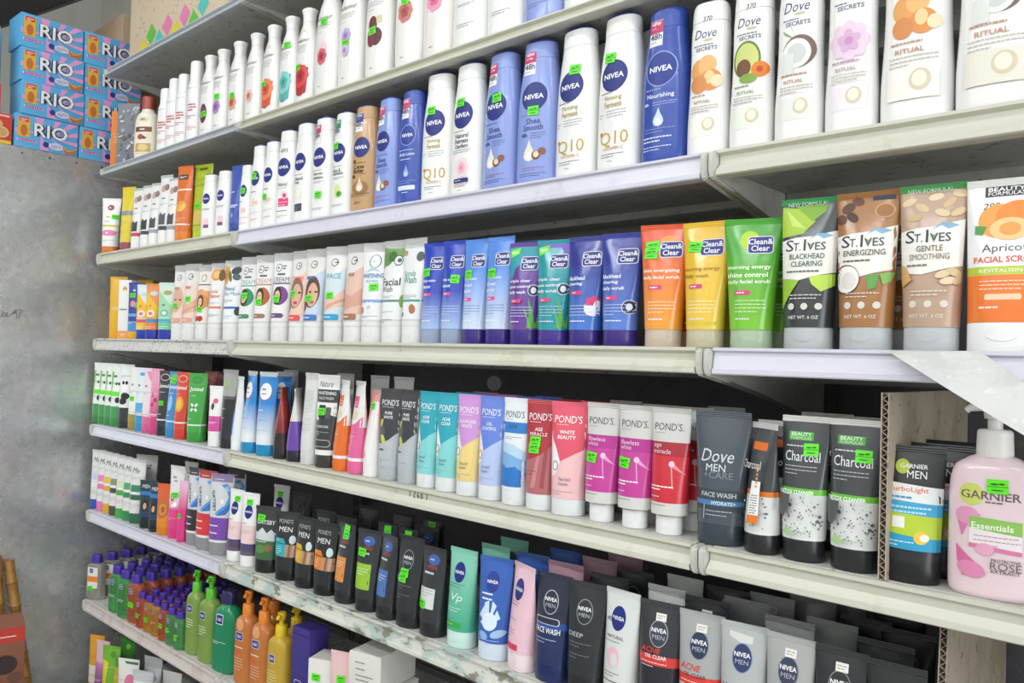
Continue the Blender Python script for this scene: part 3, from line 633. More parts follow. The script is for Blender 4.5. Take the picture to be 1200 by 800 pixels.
for i, d, f in (('enL_pk', 'tall white scented bottle with red rose and pink haze', [E(0, .38, 16, 20, '#f0d0d8')]+FL('#d8656e', '#b83a4a', '#8f2636', .33, 15)), ('enL_li', 'tall white scented bottle with lilac blossoms', FL('#c7b0dc', '#a98cc9', '#8a6ab0', .42, 14)+FL('#d6c6e6', '#b49ad0', '#8a6ab0', .3, 10)),
                ('enL_ch', 'tall cream scented bottle with dark chocolate hearts', [E(-.1, .42, 12, 16, '#6a2434'), E(.15, .32, 15, 17, '#5a1c2c'), E(-.2, .32, 12, 18, '#7a3040'), Q(.35, .45, 13, 14, '#d9cc9a')]), ('enL_ro', 'tall white scented bottle with dusty rose', FL('#cf7a70', '#b0504c', '#8a3234', .42, 18)),
                ('enL_pp', 'tall blush scented bottle with bright pink roses', FL('#f09aba', '#e0608f', '#c23a70', .42, 19))):
    ench(i, d, f, H=245, W=76, D=46, body='#efe8e4' if 'blush' in d else '#f0eeea')
bottle('nvT_al', 'white square bottle with green aloe leaf, upper middle', 245, 80, 46, 'nivea', WH, WH, [P('#b9d84a', (-.2, .62), (.0, .42), (.15, .38), (.1, .5), (.0, .62)), E(.3, .43, 8, 6, '#5aa834'), E(-.05, .42, 6, 9, '#dfe9a0'), L(0, .3, 40, 2, GR), L(0, .16, 40, 2, '#4a4f66', 4)], NAVY)
bottle('nvT_wh', 'plain white square bottle with grey sketch, upper middle', 245, 80, 46, 'nivea', WH, WH, [E(.0, .44, 10, 12, '#e2e4e6'), L(0, .3, 40, 2, GR), L(0, .16, 40, 2, '#4a4f66', 4)], NAVY)
bottle('nvT_bl', 'periwinkle bottle cut by the top of the picture', 245, 78, 46, 'nivea', '#8fa0dc', '#8fa0dc', [L(0, .3, 40, 3, '#5060a8'), L(0, .12, 44, 2, '#3d4a96', 4)], NAVY)
bottle('nvT_w2', 'white bottle cut by the top of the picture', 245, 76, 46, 'nivea', WH, WH, [L(0, .3, 40, 3, GR), L(0, .14, 40, 2, GR, 4)], NAVY)
for id_, h_, d_ in (('slim', 170, 'short slim white bottle with red lettering'), ('slimB', 186, 'slim white bottle with tall plain cap'), ('slimC', 205, 'tallest slim white bottle with red lettering and long cap')):
  bottle(id_, d_, h_, 44, 34, 'slim', '#f0efee', '#f2f2f0', [L(0, .66, 26, 2, GR), L(.05, .45, 24, 3, '#c23a4e', 7, 4), L(0, .31, 28, 2, '#cf5a6a', 5, 2.2), L(0, .18, 30, 3, '#d77a86', 4, 1.6)], name='slim_bottle')
bottle('amla', 'cream bottle with rust cap and almond picture', 175, 72, 46, 'amla', '#efe6d2', '#a5402f', [E(0, .62, 14, 8, '#d9d2b0'), T('Sitt', 0, .62, 7, '#5a6a3a', .5, sh=.2), Q(0, .46, 48, 14, '#7a4632'), T('ALMOND', 0, .46, 5.5, '#fff', 1.0), E(-.2, .34, 9, 8, '#a8503a'), E(.1, .33, 7, 5, '#8a3c2a'), E(.35, .36, 8, 5, '#e9dcc2'), Q(0, .17, 46, 24, '#c9a860'), E(0, .17, 16, 9, '#e0c98c'), L(0, .08, 40, 1, '#8a6a3a')], name='body_wash_bottle')
# third shelf, left
tube('him', 'white tube with orange cap, pink oval and yellow stripe', 166, 56, 36, [(1.01, '#f4f2ee')], '#e27a2e', [E(0, .83, 10, 9, '#9c4a4a'), T('Hi', 0, .83, 6, '#fff', .2), T('anti', .0, .66, 9, '#e0b52e', .8), L(0, .58, 30, 1, '#3a3a3a', th=1.6), Q(0, .5, 56, 6, '#d7cf52'), E(0, .37, 25, 9, '#e88ab0'), T('FREE', 0, .37, 6, '#fff', .8), L(0, .24, 34, 2, GR)])
tube('yel1', 'yellow sun cream tube with plum cap and grey band', 184, 50, 34, [(.55, '#e3cf3a'), (.62, '#8f8f9c'), (1.01, '#e5cd2c')], '#a04a58', [L(0, .45, 28, 3, '#b08a2a', 5), L(0, .3, 30, 2, '#c0a02a', 5)])
for i, c, c2, d in (('sm1', '#c23a4e', '#3a3a42', 'small white cream tube with red band and dark picture'), ('sm2', '#2e3a52', '#2e2e36', 'small white cream tube with navy band'), ('sm3', '#3a3a42', '#55555e', 'taller white cream tube with charcoal foot band'), ('sm4', '#9aa0a8', '#4a4a52', 'small white cream tube with grey bars')):
    tube(i, d, 172 if i != 'sm3' else 186, 46, 32, [(.2, '#f0efec'), (.26, c), (1.01, '#edecea')], '#f0f0ee', [T('HAIR', 0, .66, 6, '#5a5a62', .9), L(0, .58, 30, 2, GR), P(c2, (-.7, .28), (.5, .28), (.5, .45), (.1, .42), (-.2, .46), (-.7, .4)), E(-.2, .8, 10, 9, '#c9aa98'), E(.3, .82, 8, 9, '#8f7a70'), L(0, .85, 24, 2, '#9aa8a8', 4)], cap=.15, crimp='#b9c6c4', name='hair_cream_tube')
tube('mango', 'tall orange hand cream tube with mango picture', 196, 54, 34, [(1.01, '#e0702e')], '#e8852e', [Q(-.1, .85, 32, 13, '#3a3430', 1), T('BEAUTY', -.1, .85, 5, '#fff', .9), Q(0, .68, 54, 4, '#f3e6d8'), E(0, .46, 17, 13, '#e8a63a', 30), E(.2, .44, 13, 8, '#f0bf4e', 40), L(0, .3, 34, 2, '#f7d9b8', 5), Q(0, .22, 54, 4, '#f3e6d8')], crimp='#e0702e', bot=.9)
tube('lime', 'tall lime green tube with dark top print', 198, 66, 36, [(.2, '#b6c62e'), (1.01, '#b9c832')], '#b9d02e', [Q(0, .94, 30, 6, '#5a6a1c', 2), T('CLEAN', 0, .8, 10, '#8f9e1c', 1.2), T('CLEAR', 0, .73, 8, '#7f8f18', 1.2), L(0, .6, 44, 3, '#7a8a1c', 7), E(0, .3, 18, 20, '#d3bf5e'), Q(0, .2, 62, 2, '#7a8a1c')], bot=.82)
tube('bluet', 'cobalt blue tube behind the joint of the shelves', 160, 52, 34, [(1.01, '#3f57b0')], '#33489c', [L(0, .6, 28, 1, '#fff', 4, 2), L(0, .4, 28, 2, '#fff', 4, 2), drop(0, .25, 6, '#8ea6de')[0]])
# fourth shelf, left
tube('sunb', 'leaning yellow sunscreen bottle with amber cap', 180, 52, 36, [(1.01, '#e8b21e')], '#efa81e', [L(0, .5, 26, 2, '#fff', 5)], cap=.16)
carton('thin', 'thin white carton with gold swirl and peach foot', 165, 40, 26, '#f0eeea', [E(0, .85, 7, 7, '#d99a2e'), E(0, .82, 3.5, 4, '#f0eeea'), T('Medicam', 0, .5, 7, '#6a6a72', 3.0, rot=90, bold=0), Q(0, .07, 38, 22, '#eda25e'), L(0, .08, 20, 2, '#fff')])
tube('blu2', 'navy sunscreen tube with yellow cap and pale bands', 158, 48, 32, [(.3, '#4a8fd0'), (1.01, '#2d3f96')], '#e8a81e', [T('SUN', 0, .86, 8, '#e6e9f4', .8), Q(0, .62, 36, 26, '#553a80', 4), E(-.2, .62, 8, 9, '#d98ab0'), E(.3, .6, 7, 8, '#7ac36a'), Q(0, .42, 46, 8, '#5fa8e0'), L(0, .3, 30, 2, '#fff', 4)])
for i, c, c2, d in (('kid1', '#e8c23a', '#d9486a', 'yellow sunscreen tube with blue cap and red band'), ('kid2', '#e8823a', '#2e8fc8', 'orange sunscreen tube with blue cap'), ('kid3', '#7cc8a0', '#3fb0c8', 'mint and white sunscreen tube with blue cap')):
    tube(i, d, 150, 56 if i == 'kid3' else 50, 32, [(.3, c), (.36, c2), (1.01, '#cfe6da' if i == 'kid3' else '#dfe9ee' if i == 'kid1' else '#e8944a')], '#2b3ea8', [P('#efc02e' if i != 'kid3' else '#a3d8b0', (-.8, .85), (.9, .55), (.9, .38), (-.8, .38)), T('SPF' if i != 'kid2' else '50', 0, .6, 10, '#d9662e' if i != 'kid3' else '#4a7a5a', .9), E(0, .46, 12, 9, '#f7efe6' if i != 'kid3' else '#74b89a'), E(.0, .46, 7, 5, '#e07a8a' if i != 'kid3' else '#dff0e4'), E(.1, .82, 13, 6, '#b0a046' if i == 'kid3' else '#cfd8da'), L(0, .22, 30, 2, '#fff', 4)], cap=.17)
def cream(id, desc, top, body, pr, foot='#e9e8e6', H=192, W=60, D=40):
    tube(id, desc, H, W, D, [(.205, foot), (.225, '#d5d3d0'), (1.01, body)], '#e6e5e3', [Q(0, .945, W-4, 14, top)]+pr, cap=.16, bot=.86, crimp=top)
TOPG = '#c9c8c6'
def haircream(id, desc, bg, pill, word, c):
    cream(id, desc, TOPG, '#ecebe9', [E(-.3, .83, 9, 9, '#3e4448'), E(-.3, .83, 7.4, 7.4, '#ecebe9'), T('No', -.3, .83, 6, '#3e4448', .25), L(.35, .85, 18, 1, '#4a5054', th=2.2), T('STYLE', .35, .82, 5, '#4a5054', .6), Q(0, .755, 22, 4, '#5a5a5e'), T(word, 0, .695, 11, c, 1.5, bold=.018), Q(0, .65, 50, 3, c)]+face(-.05, .51, 18, bg)+[Q(-.1, .285, 40, 10, pill, 5), L(-.1, .285, 28, 1, '#fff', th=1.6)])
haircream('hc_g', 'white hair cream tube with green portrait oval', '#2f8f62', '#4a8a68', 'CREAM', '#6fb59a')
haircream('hc_o', 'white hair cream tube with russet portrait oval', '#b5602e', '#a07060', 'CREAM', '#c98a72')
haircream('hc_p', 'white hair cream tube with purple portrait oval', '#7a3f8f', '#6a4a78', 'CREAM', '#5a4a60')
def facet(id, desc, word, wc, bandc, tint, skin='#e9c4b2', portrait=True, top=TOPG, hair='#5a3a30'):
    pr = [E(-.1, .83, 9, 8, '#4a5054'), E(-.1, .83, 7.2, 6.2, '#e9e8e6'), T('Nice', .1, .83, 5, '#4a5054', .7), P(tint, (-.95, .28), (.95, .28), (.95, .78), (.2, .72), (-.95, .62))]
    if portrait: pr += [E(.0, .53, 20, 33, hair), P(hair, (-.6, .5), (-.3, .36), (-.6, .3), (-.8, .34)), E(.08, .5, 14, 25, '#dfae93'), E(-.1, .53, 4, 2, '#4a3028'), E(.4, .53, 4, 2, '#4a3028'), E(.12, .42, 6, 3, '#c0404c')]
    else: pr += [P(skin, (-.9, .3), (.95, .38), (.95, .56), (.1, .46), (-.5, .5), (-.9, .42)), P('#d9a78c', (-.5, .33), (.95, .43), (.95, .46), (-.4, .38))]
    pr += [T(word, -.05, .685, 11, wc, 1.2), Q(-.1, .255, 42, 12, bandc, 3), L(-.1, .255, 30, 1, '#fff', th=1.8)]
    cream(id, desc, top, '#e9e4e1', pr)
facet('fc_pe', 'peach and white cream tube with brown hair swirl', 'CREAM', '#e8683f', '#e2574a', '#f0c9b8', hair='#8a6a58')
facet('fc_bl', 'cream tube with large face print and blue band', 'SCRUB', '#5a6f9c', '#3f78c2', '#c8d6e6')
facet('fc_fw', 'white wash tube with turquoise heading and hands print', 'FACE', '#3fb0c2', '#2ea0cc', '#d3dfe4', portrait=False)
facet('fc_pk', 'blush tube with pink folds and brown seal', 'NICE', '#b08a72', '#a5745c', '#e5bfae', portrait=False, skin='#d8a592')
facet('fc_f1', 'beige tube with pale blond portrait and coral foot', 'GLOW', '#c98a72', '#e5a58a', '#efd8cb', skin='#f0d3c2', hair='#d9b39a')
facet('fc_f2', 'beige wrinkled tube with coral foot print', 'GLOW', '#c98a72', '#e5a58a', '#ecd6c8', portrait=False, skin='#e5b39c')
cream('fc_f3', 'cream tube with smiling portrait and red cherries', TOPG, '#efe6dc', [E(0, .82, 9, 9, '#3e4448'), E(0, .82, 7.4, 7.4, '#efe6dc'), Q(0, .73, 50, 2.5, '#4a4a4e'), T('WAX', 0, .65, 12, '#d9a06a', 1.1), Q(0, .54, 54, 40, '#e5a868')]+face(0, .5, 16, '#d89050', '#5a2e1c')+[E(-.25, .28, 7, 7, '#c23a3a'), E(.2, .28, 7, 7, '#b52f36')], H=186, W=52)
cream('cl_or', 'white tube with sliced orange print and red heading', '#d0cdd2', '#f0eeec', [E(-.1, .85, 18, 15, '#e8963a'), E(-.1, .85, 13, 10, '#f3c078'), E(.6, .84, 10, 14, '#6a5a3a'), T('Facial', -.1, .63, 9, '#e2725a', .95), T('Cleanser', 0, .57, 9, '#d9553f', 1.3), L(0, .48, 34, 2, GR), Q(0, .42, 56, 5, '#e27a5e'), L(0, .33, 36, 3, GR)], H=186, W=54)
cream('cl_mk', 'silver white clay mask tube with melon slice and black stones', '#c9ced0', '#eef0f0', [P('#e0a23a', (-.9, .95), (-.5, .93), (-.3, .8), (-.5, .7), (-.9, .66)), P('#c9683a', (-.9, .9), (-.65, .88), (-.55, .8), (-.65, .73), (-.9, .72)), E(-.3, .8, 5, 14, '#5a7a3a', 20), E(.25, .87, 15, 9, '#3a4246', 10), E(.35, .79, 12, 8, '#565f64', -10), T('Mineral', -.2, .645, 10, '#3f6fae', 1.1), T('Clay Mask', 0, .575, 11, '#356bb2', 1.7), L(-.2, .5, 30, 3, GR), Q(0, .405, 62, 5, '#2f68b8'), E(.7, .36, 7, 10, '#3a4246'), L(-.2, .3, 36, 2, '#7fa6d8', 5)], H=188, W=62)
def bio(id, desc, pr, W=62): cream(id, desc, '#cfcfcd', '#eceded', pr, foot='#e2e2e0', H=190, W=W)
bio('wh_bl', 'white tube with blue heading and white blossoms', [E(.1, .81, 14, 13, '#3a4044'), E(.1, .81, 12, 12, '#eceded'), L(.1, .81, 16, 1, '#8a9094'), P('#b8cbe6', (-.6, .7), (0, .76), (.6, .7), (0, .72)), T('WHITENING', 0, .665, 9, '#5f86c2', 1.6), T('FACE WASH', 0, .61, 5.5, '#7a9ad0', .9), Q(0, .41, 62, 6, '#8fabdc'), *flower(0, .35, 12, '#f4f6f8', '#d5dde6', '#e9c04a', .8), E(-.6, .32, 5, 6, '#d98a4a'), L(0, .26, 40, 2, GR)])
bio('fa_gr', 'white facial wash tube with green leaves print', [P('#7aa060', (-.95, .94), (.6, .95), (.95, .86), (.5, .8), (.2, .86), (-.2, .78), (-.95, .72)), E(-.5, .82, 13, 13, '#5f9048'), E(-.1, .84, 11, 10, '#3f7038'), E(.4, .8, 11, 10, '#3a4044'), E(.4, .8, 9.4, 8.4, '#dfe4e0'), E(.5, .8, 5, 4, '#4a5a50'), T('Facial', -.8, .59, 14, '#3a3d3c', 1.5, al=-1), T('Wash', -.8, .52, 11, '#4a4d4c', 1.0, al=-1, bold=0), L(-.2, .45, 34, 2, GR), Q(0, .405, 62, 4, '#5f8a78'), E(.85, .4, 5, 12, '#7fae4a'), L(-.2, .3, 40, 2, GR), L(-.2, .22, 36, 2, '#4a5a50', 4)])
bio('sc_gr', 'white scrub wash tube with almonds, beside the blue tubes', [P('#9fd0c2', (-.5, .9), (-.3, .94), (-.1, .9), (-.3, .91)), E(-.75, .86, 5, 5, '#d98a5a'), E(.6, .82, 10, 9, '#5a5f62'), T('Scrub', -.7, .66, 10, '#4aa08c', 1.1, al=-1), T('Wash', -.7, .6, 13, '#3f9a86', 1.2, al=-1), L(0, .45, 40, 3, GR), Q(0, .4, 62, 4, '#4aa08c'), E(.35, .32, 7, 9, '#b5704a', 20), E(-.5, .27, 4, 4, '#3a3a3a')])
# clear-skin tubes
CC = '#2b2a78'
def badge(u, v, k=1.0, c=CC):
    return [Q(u, v, 31*k, 22*k, '#e9ecf6', 4*k), Q(u, v, 29*k, 20*k, c, 3.4*k), T('Clean&', u, v+.026*k, 7.2*k, '#f2f4ff', None), T('Clear', u, v-.026*k, 7.2*k, '#f2f4ff', None)]
def cc(id, desc, col, cap, head, bu=.28, bk=1.02, pill='#d83f78', H=162, W=66, D=42, hc='#eef2fb', capm=None, extra=(), bot=.78, ccap=.14, sc='#c9d3f2', rough=.22):
    pr = list(extra)+badge(bu, .79, bk)
    for i, s in enumerate(head): pr.append(T(s, -.8, .615-i*.056, 6.2, hc, min(1.45, .105*len(s)), al=-1, bold=.02))
    pr += [Q(-.24, .615-len(head)*.058-.02, 20, 6, pill, 2), L(-.24, .615-len(head)*.058-.02, 15, 1, '#fff', th=1.4), L(.04, .36, 38, 4, sc, 4.6), L(.02, .22, 34, 1, '#eef', 4, 1.6)]
    tube(id, desc, H, W, D, col, cap, pr, cap=ccap, bot=bot, capm=capm, rough=rough)
FROST = lambda c: mat(c, .18, .03, trans=.35)
cc('cc_deep', 'royal blue deep cleanser tube with clear cap', [(1.01, ('g', '#a9bfe8', '#2a47b8', .16, .5))], '#b8c4dc', ['deep action', 'cleanser'], W=60, H=178, pill='#e0508f', capm=FROST('#b9c6e2'), bot=.86)
cc('cc_deepl', 'sky blue deep cleanser tube with purple cap', [(1.01, ('g', '#d3e0f2', '#5a8fe0', .16, .7))], '#3d2a80', ['deep action', '60s wash', 'cleanser'], W=60, H=176, pill='#e0508f', hc='#e9f0fb', bot=.86, sc='#5a74b0')
aloe = [P('#5fae4a', (.4, .16), (.75, .16), (.62, .34), (.4, .46), (.5, .3)), P('#8cc95a', (.7, .16), (.92, .16), (.95, .38), (.86, .55), (.8, .3)), P('#74bb50', (.5, .16), (.6, .16), (.35, .32), (.2, .36), (.4, .26))]
rnd_ = [E(.62, .525, 9, 9, '#e9ecf6'), E(.62, .525, 8, 8, '#23284a'), E(.62, .525, 4, 5, '#dfe4f2')]
flag = [P('#6ee63a', (-.9, .93), (-.3, .95), (-.35, .89), (-.85, .85)), T('NEW', -.62, .905, 4, '#fff', .4)]
cc('cc_pur', 'plum tube with teal corner and aloe leaves', [(1.01, '#6a3f98')], '#3d2a80', ['triple clear', 'spot control', 'daily wash'], extra=[P('#2f9aa8', (-.97, .96), (.97, .96), (.97, .8), (.2, .84), (-.5, .75), (-.93, .5))]+aloe+rnd_+flag)
cc('cc_tea', 'teal tube with violet top and aloe leaves', [(1.01, '#1f97a0')], '#46308c', ['triple clear', 'spot control', 'daily scrub'], extra=[P('#7a5fc0', (-.97, .96), (.97, .96), (.97, .78), (.3, .92), (-.5, .93))]+aloe+rnd_+flag)
cc('cc_bk1', 'navy blackhead tube with pink circle, purple cap', [(1.01, ('g', '#4a78cc', '#2d3590', .2, .75))], '#3d2a80', ['blackhead', 'clearing'], extra=[E(.62, .34, 12, 12, '#eef0f6'), P('#d83f78', (.3, .36), (.95, .36), (.9, .42), (.62, .45), (.35, .42))], bu=.36)
cc('cc_bk2', 'navy blackhead scrub tube with dark seal, purple cap', [(1.01, ('g', '#5a7fd0', '#2f3a98', .2, .75))], '#3d2a80', ['blackhead', 'clearing', 'daily scrub'], extra=[E(.6, .34, 10, 10, '#dfe4f2'), E(.6, .34, 9, 9, '#1d2040'), E(.6, .34, 4, 5, '#dfe4f2')], bu=.36)
cc('cc_ora', 'orange facial scrub tube with frosted cap', [(1.01, ('g', '#efa03a', '#e2552a', .2, .8))], '#e8b88a', ['skin energising', 'daily facial scrub'], W=72, extra=[E(.15, .84, 11, 11, '#f0a04a')], hc='#fdf2e6', sc='#f9e2cc', capm=FROST('#eedcc8'), H=168, bot=.72)
cc('cc_yel', 'yellow facial wash tube with frosted cap', [(1.01, ('g', '#ecc64a', '#e5b82a', .2, .8))], '#e2d488', ['morning energy', 'daily wash'], W=70, hc='#a07a1c', sc='#f9efc8', extra=[P('#d9c43a', (-.9, .2), (.9, .2), (.9, .175), (-.9, .175))], capm=FROST('#e6dfc0'), H=166, bot=.72)
cc('cc_gre', 'green facial scrub tube with lime cap', [(1.01, ('g', '#7cc436', '#41a024', .15, .8))], '#a5d85a', ['morning energy', 'shine control', 'daily facial scrub'], W=74, hc='#f0fae0', sc='#dff2c2', extra=[E(-.1, .83, 12, 12, '#b5d83a')], capm=FROST('#cfe2c2'), H=164, bot=.72)
cc('cc_oraB', 'orange scrub tube half hidden behind the front orange tube', [(1.01, '#d9582c')], '#e8b88a', ['skin'], W=68)
# scrub tubes with torn paper label
def ives(id, desc, body, bandc, head, sub, pics, hc, top=None, H=182, W=70, D=44, cap='#c9cdd0', capm=None):
    pr = list(pics[0])+[P('#eeebe4', (-.99, .715), (-.4, .735), (.2, .74), (.97, .775), (.97, .5), (.3, .475), (-.2, .45), (-.99, .465))]
    if top: pr += [T('NEW FORMULA!', -.1, .962, 5, '#c9efd0', 1.3)]
    pr += [P('#7fb0d0', (.0, .715), (.3, .745), (.5, .72), (.8, .74), (.6, .755), (.3, .76)), T('S', -.62, .682, 14, '#23314a', .28, bold=.004), T('T.', -.36, .672, 9.5, '#23314a', .26, bold=.004), T('I', -.1, .682, 14, '#23314a', .07, bold=.004), T('VES', .28, .672, 9.5, '#23314a', .6, bold=.004), P('#6aa84a', (.03, .695), (.1, .66), (.16, .70), (.11, .685))]
    for i, s in enumerate(head): pr.append(T(s, -.02, .607-i*.05, 6.6, hc, min(1.3, .13*len(s)), bold=.006))
    pr += [L(-.05, .607-len(head)*.05, 44, 1, hc, th=1.8)]+list(pics[1])+[L(0, .35, 36, 2, '#e6e2da', 4), E(-.45, .275, 4, 4, '#d9d5cc'), E(0, .275, 4, 4, '#d9d5cc'), E(.45, .275, 4, 4, '#d9d5cc'), T('NET WT. 6 OZ', -.05, .205, 4, '#dcd8d0', 1.0)]
    tube(id, desc, H, W, D, [(.155, body), (.965, body), (1.01, top or body)], cap, pr, cap=.14, bot=.83, crimp=top or body, capm=capm or mat('#d3d6d8', .3, trans=.25))
leafs = ([P('#a8c83a', (-.95, .95), (-.3, .93), (.2, .84), (-.2, .76), (-.95, .74)), P('#7fae30', (-.5, .95), (.6, .95), (.5, .9), (.1, .84)), P('#c9de6a', (-.8, .93), (-.4, .85), (-.1, .79), (-.6, .82))], [P('#9ac23a', (-.95, .46), (-.2, .45), (-.5, .36), (-.8, .26), (-.95, .3)), P('#b8d850', (.1, .47), (.97, .49), (.97, .42), (.5, .37), (.2, .42))])
beans = ([E(-.6, .9, 8, 6, '#5a3520', 30), E(-.3, .94, 7, 5, '#6a4028', -20), E(-.45, .84, 8, 5, '#4a2a18', -40), E(-.8, .83, 6, 6, '#5f3822', 10), E(.55, .87, 11, 9, '#c99a68'), E(.55, .87, 9, 7.2, '#a26a3a'), Q(.5, .955, 24, 5, '#2d3050')], [E(-.55, .44, 16, 17, '#5a3520'), E(-.52, .44, 14.5, 15.5, '#f4f1ec'), E(-.45, .43, 9, 10, '#e2ddd6'), P('#5f9e4a', (.1, .46), (.5, .47), (.4, .38), (.2, .37)), P('#86b85a', (.5, .47), (.9, .48), (.8, .42), (.6, .4))])
oats = ([E(x, y, 8, 4, c, r) for x, y, c, r in ((-.7, .9, '#e0c8a0', 20), (-.3, .86, '#d9bd92', -30), (.1, .92, '#e6d0ac', 10), (.5, .88, '#d3b68a', 40), (.8, .93, '#e0c8a0', -10), (-.5, .8, '#cfae80', 5), (.3, .82, '#e0c8a0', -20), (.75, .82, '#d9bd92', 25))], [E(x, y, 8, 4, c, r) for x, y, c, r in ((.4, .45, '#e0c8a0', 20), (.7, .46, '#d9bd92', -30), (.55, .41, '#e6d0ac', 10), (.85, .42, '#d3b68a', 40))]+[P('#d9a868', (-.95, .52), (-.7, .5), (-.5, .42), (-.8, .38), (-.95, .42))])
ives('iv_bl', 'black scrub tube with green leaves and torn white label', '#33383c', '', ['BLACKHEAD', 'CLEARING'], '', leafs, '#3a5a52', '#3f9a5a')
ives('iv_co', 'brown scrub tube with coconut and coffee beans', '#a5713f', '', ['ENERGIZING'], '', beans, '#5a4636')
ives('iv_oa', 'tan oatmeal scrub tube with green top strip', '#b99a82', '', ['GENTLE', 'SMOOTHING'], '', oats, '#7a6450', '#4a9a56')
tube('apri', 'white and orange apricot scrub tube at the right edge', 180, 76, 46, [(.17, '#ee7a2c'), (.435, '#ee7a2c'), (.485, '#b9c93a'), (1.01, '#efeeec')], '#eeeeec', [Q(.0, .925, 40, 11, '#33353a'), T('BEAUTY', 0, .938, 4.4, '#fff', .9), T('FORMULAS', 0, .912, 4, '#fff', .9), T('299', -.35, .84, 6.5, '#24242c', .4, sh=.2, bold=0), E(-.15, .75, 20, 18, '#f0a24a'), E(.3, .76, 21, 19, '#ee8c36'), E(.12, .70, 19, 12, '#f7c98a'), E(.12, .70, 10, 7, '#e8a050'), P('#4f9a48', (-.75, .73), (-.45, .72), (-.55, .67), (-.75, .68)), T('Apricot', 0, .585, 10.5, '#55565c', 1.1, bold=0), T('FACIAL SCRUB', 0, .525, 6.4, '#e0562c', 1.5), T('REVITALISING', 0, .46, 4, '#eff2cf', 1.2), L(0, .4, 44, 3, '#fbe0c8', 4), Q(0, .31, 34, 6, '#f7d0ae', 2), L(0, .25, 44, 1, '#fbe0c8', th=2)], cap=.165, bot=.94, capin=1.0)
# fifth shelf
tube('pan', 'white panda print tube with green foot', 178, 52, 34, [(.32, '#4a9a5a'), (1.01, '#eef0ec')], '#3f8a50', [Q(-.7, .62, 8, 90, '#6ac84a'), E(.2, .62, 12, 12, '#f6f6f4'), E(.05, .68, 4, 4, '#26262a'), E(.4, .68, 4, 4, '#26262a'), T('WASH', 0, .8, 10, '#3a6a3a', 1.1), L(0, .7, 36, 2, '#6a8a6a', 4), Q(0, .52, 44, 12, '#6fe83a'), L(0, .45, 40, 2, '#7fb0c8', 4), E(.45, .42, 8, 8, '#26262a')])
tube('panb', 'white panda print tube with black foot', 178, 52, 34, [(.32, '#3a3c3e'), (1.01, '#eceeea')], '#34363a', [E(.0, .64, 13, 13, '#f6f6f4'), E(-.2, .71, 5, 5, '#26262a'), E(.25, .71, 5, 5, '#26262a'), E(.2, .5, 14, 10, '#26262a'), L(0, .82, 36, 2, '#4a4a4a', 4), E(0, .42, 13, 9, '#2e2e32')])
def simple(id, desc, body, capc, word, wc, H=172, W=48, D=32, extra=(), **k):
    tube(id, desc, H, W, D, body, capc, list(extra)+([T(word, 0, .72, 9, wc, min(1.7, .3*len(word)))] if word else [])+[L(0, .62, W*.62, 2, wc, 4), L(0, .28, W*.62, 2, wc, 4)], **k)
simple('mu_y', 'white tube with lime sticker and olive foot', [(.25, '#a8923a'), (1.01, '#eeeeea')], '#a08a34', 'SKIN', '#8a8a7a')
simple('mu_b', 'white tube with sky blue panel and cap', [(.25, '#3f9ac8'), (1.01, '#e6ecf0')], '#3a92c0', 'SKIN', '#5a6a7a', extra=[Q(0, .37, 34, 26, '#5aaee0', 3), E(0, .9, 12, 5, '#5ab0e0')])
simple('mu_p', 'pale pink tube with magenta spotted foot', [(.25, '#d8709c'), (1.01, '#f0dfe6')], '#d0608f', 'SKIN', '#8a6a7a', extra=[P('#e89ab8', (-.6, .95), (.3, .95), (.9, .75), (.2, .82))])
simple('mu_m', 'magenta pink tube with darker spots', [(1.01, ('g', '#d83f80', '#efa0c0', .2, .8))], '#d83f86', '', '#fff', extra=[E(-.2, .6, 6, 6, '#c02a6a'), E(.3, .52, 6, 6, '#c02a6a'), E(-.1, .45, 6, 6, '#c02a6a'), Q(0, .3, 46, 3, '#f6d0e0')])
def jun(id, desc, c, c2, W=54, extra=(), H=168):
    tube(id, desc, H, W, 36, [(.235, c), (.255, '#f0f0ee'), (1.01, c)], c2, [E(0, .9, 16, 9, '#3a7a3a' if c == '#46a848' else '#f0d8d0'), E(0, .9, 14, 7.4, c2), T('Junsui', 0, .76, 13, '#ffffff', 1.4, sh=.1), L(0, .67, 24, 1, '#fff')]+list(extra)+[L(-.2, .33, 30, 1, '#fff')], cap=.14, bot=.9)
jun('ju_k', 'black tube with white script and oval top, left bay', '#38393c', '#2c2d30', 46)
jun('ju_b', 'narrow blue tube with white script', '#3f8fc8', '#3a86be', 46, [P('#6ac84a', (-.6, .8), (.6, .9), (.6, .95), (-.6, .95)), E(0, .52, 8, 20, '#8fc8ec')])
jun('ju_r', 'red tube with orange flames and white script', '#dc4a34', '#d43f2e', 48, [E(0, .52, 14, 20, '#f0a23a'), E(0, .52, 8, 13, '#f4c84e')])
jun('ju_g', 'bright green tube with white script and white cross', '#46a848', '#3c9a40', 56, [Q(0, .5, 26, 6, '#e9f4e6', 2, 45), Q(0, .5, 26, 6, '#e9f4e6', 2, -45), E(0, .5, 4, 4, '#2f8a38')])
tube('ju_m', 'maroon tube behind the bright green tube', 172, 54, 36, [(1.01, '#7c2a34')], '#3a3034', [P('#b04a52', (-.6, .9), (.2, .94), (.7, .86), (.2, .88)), L(0, .6, 26, 2, '#c98a8a')])
tube('whp', 'short white tube with pink foot and cherry sprig', 142, 46, 30, [(.25, '#f0eeec'), (.5, '#d850a0'), (1.01, '#f0eeec')], '#f0eeec', [E(.1, .75, 8, 6, '#d8648a'), E(-.2, .66, 5, 8, '#5a3a3a'), L(0, .4, 24, 2, '#fff')], cap=.2)
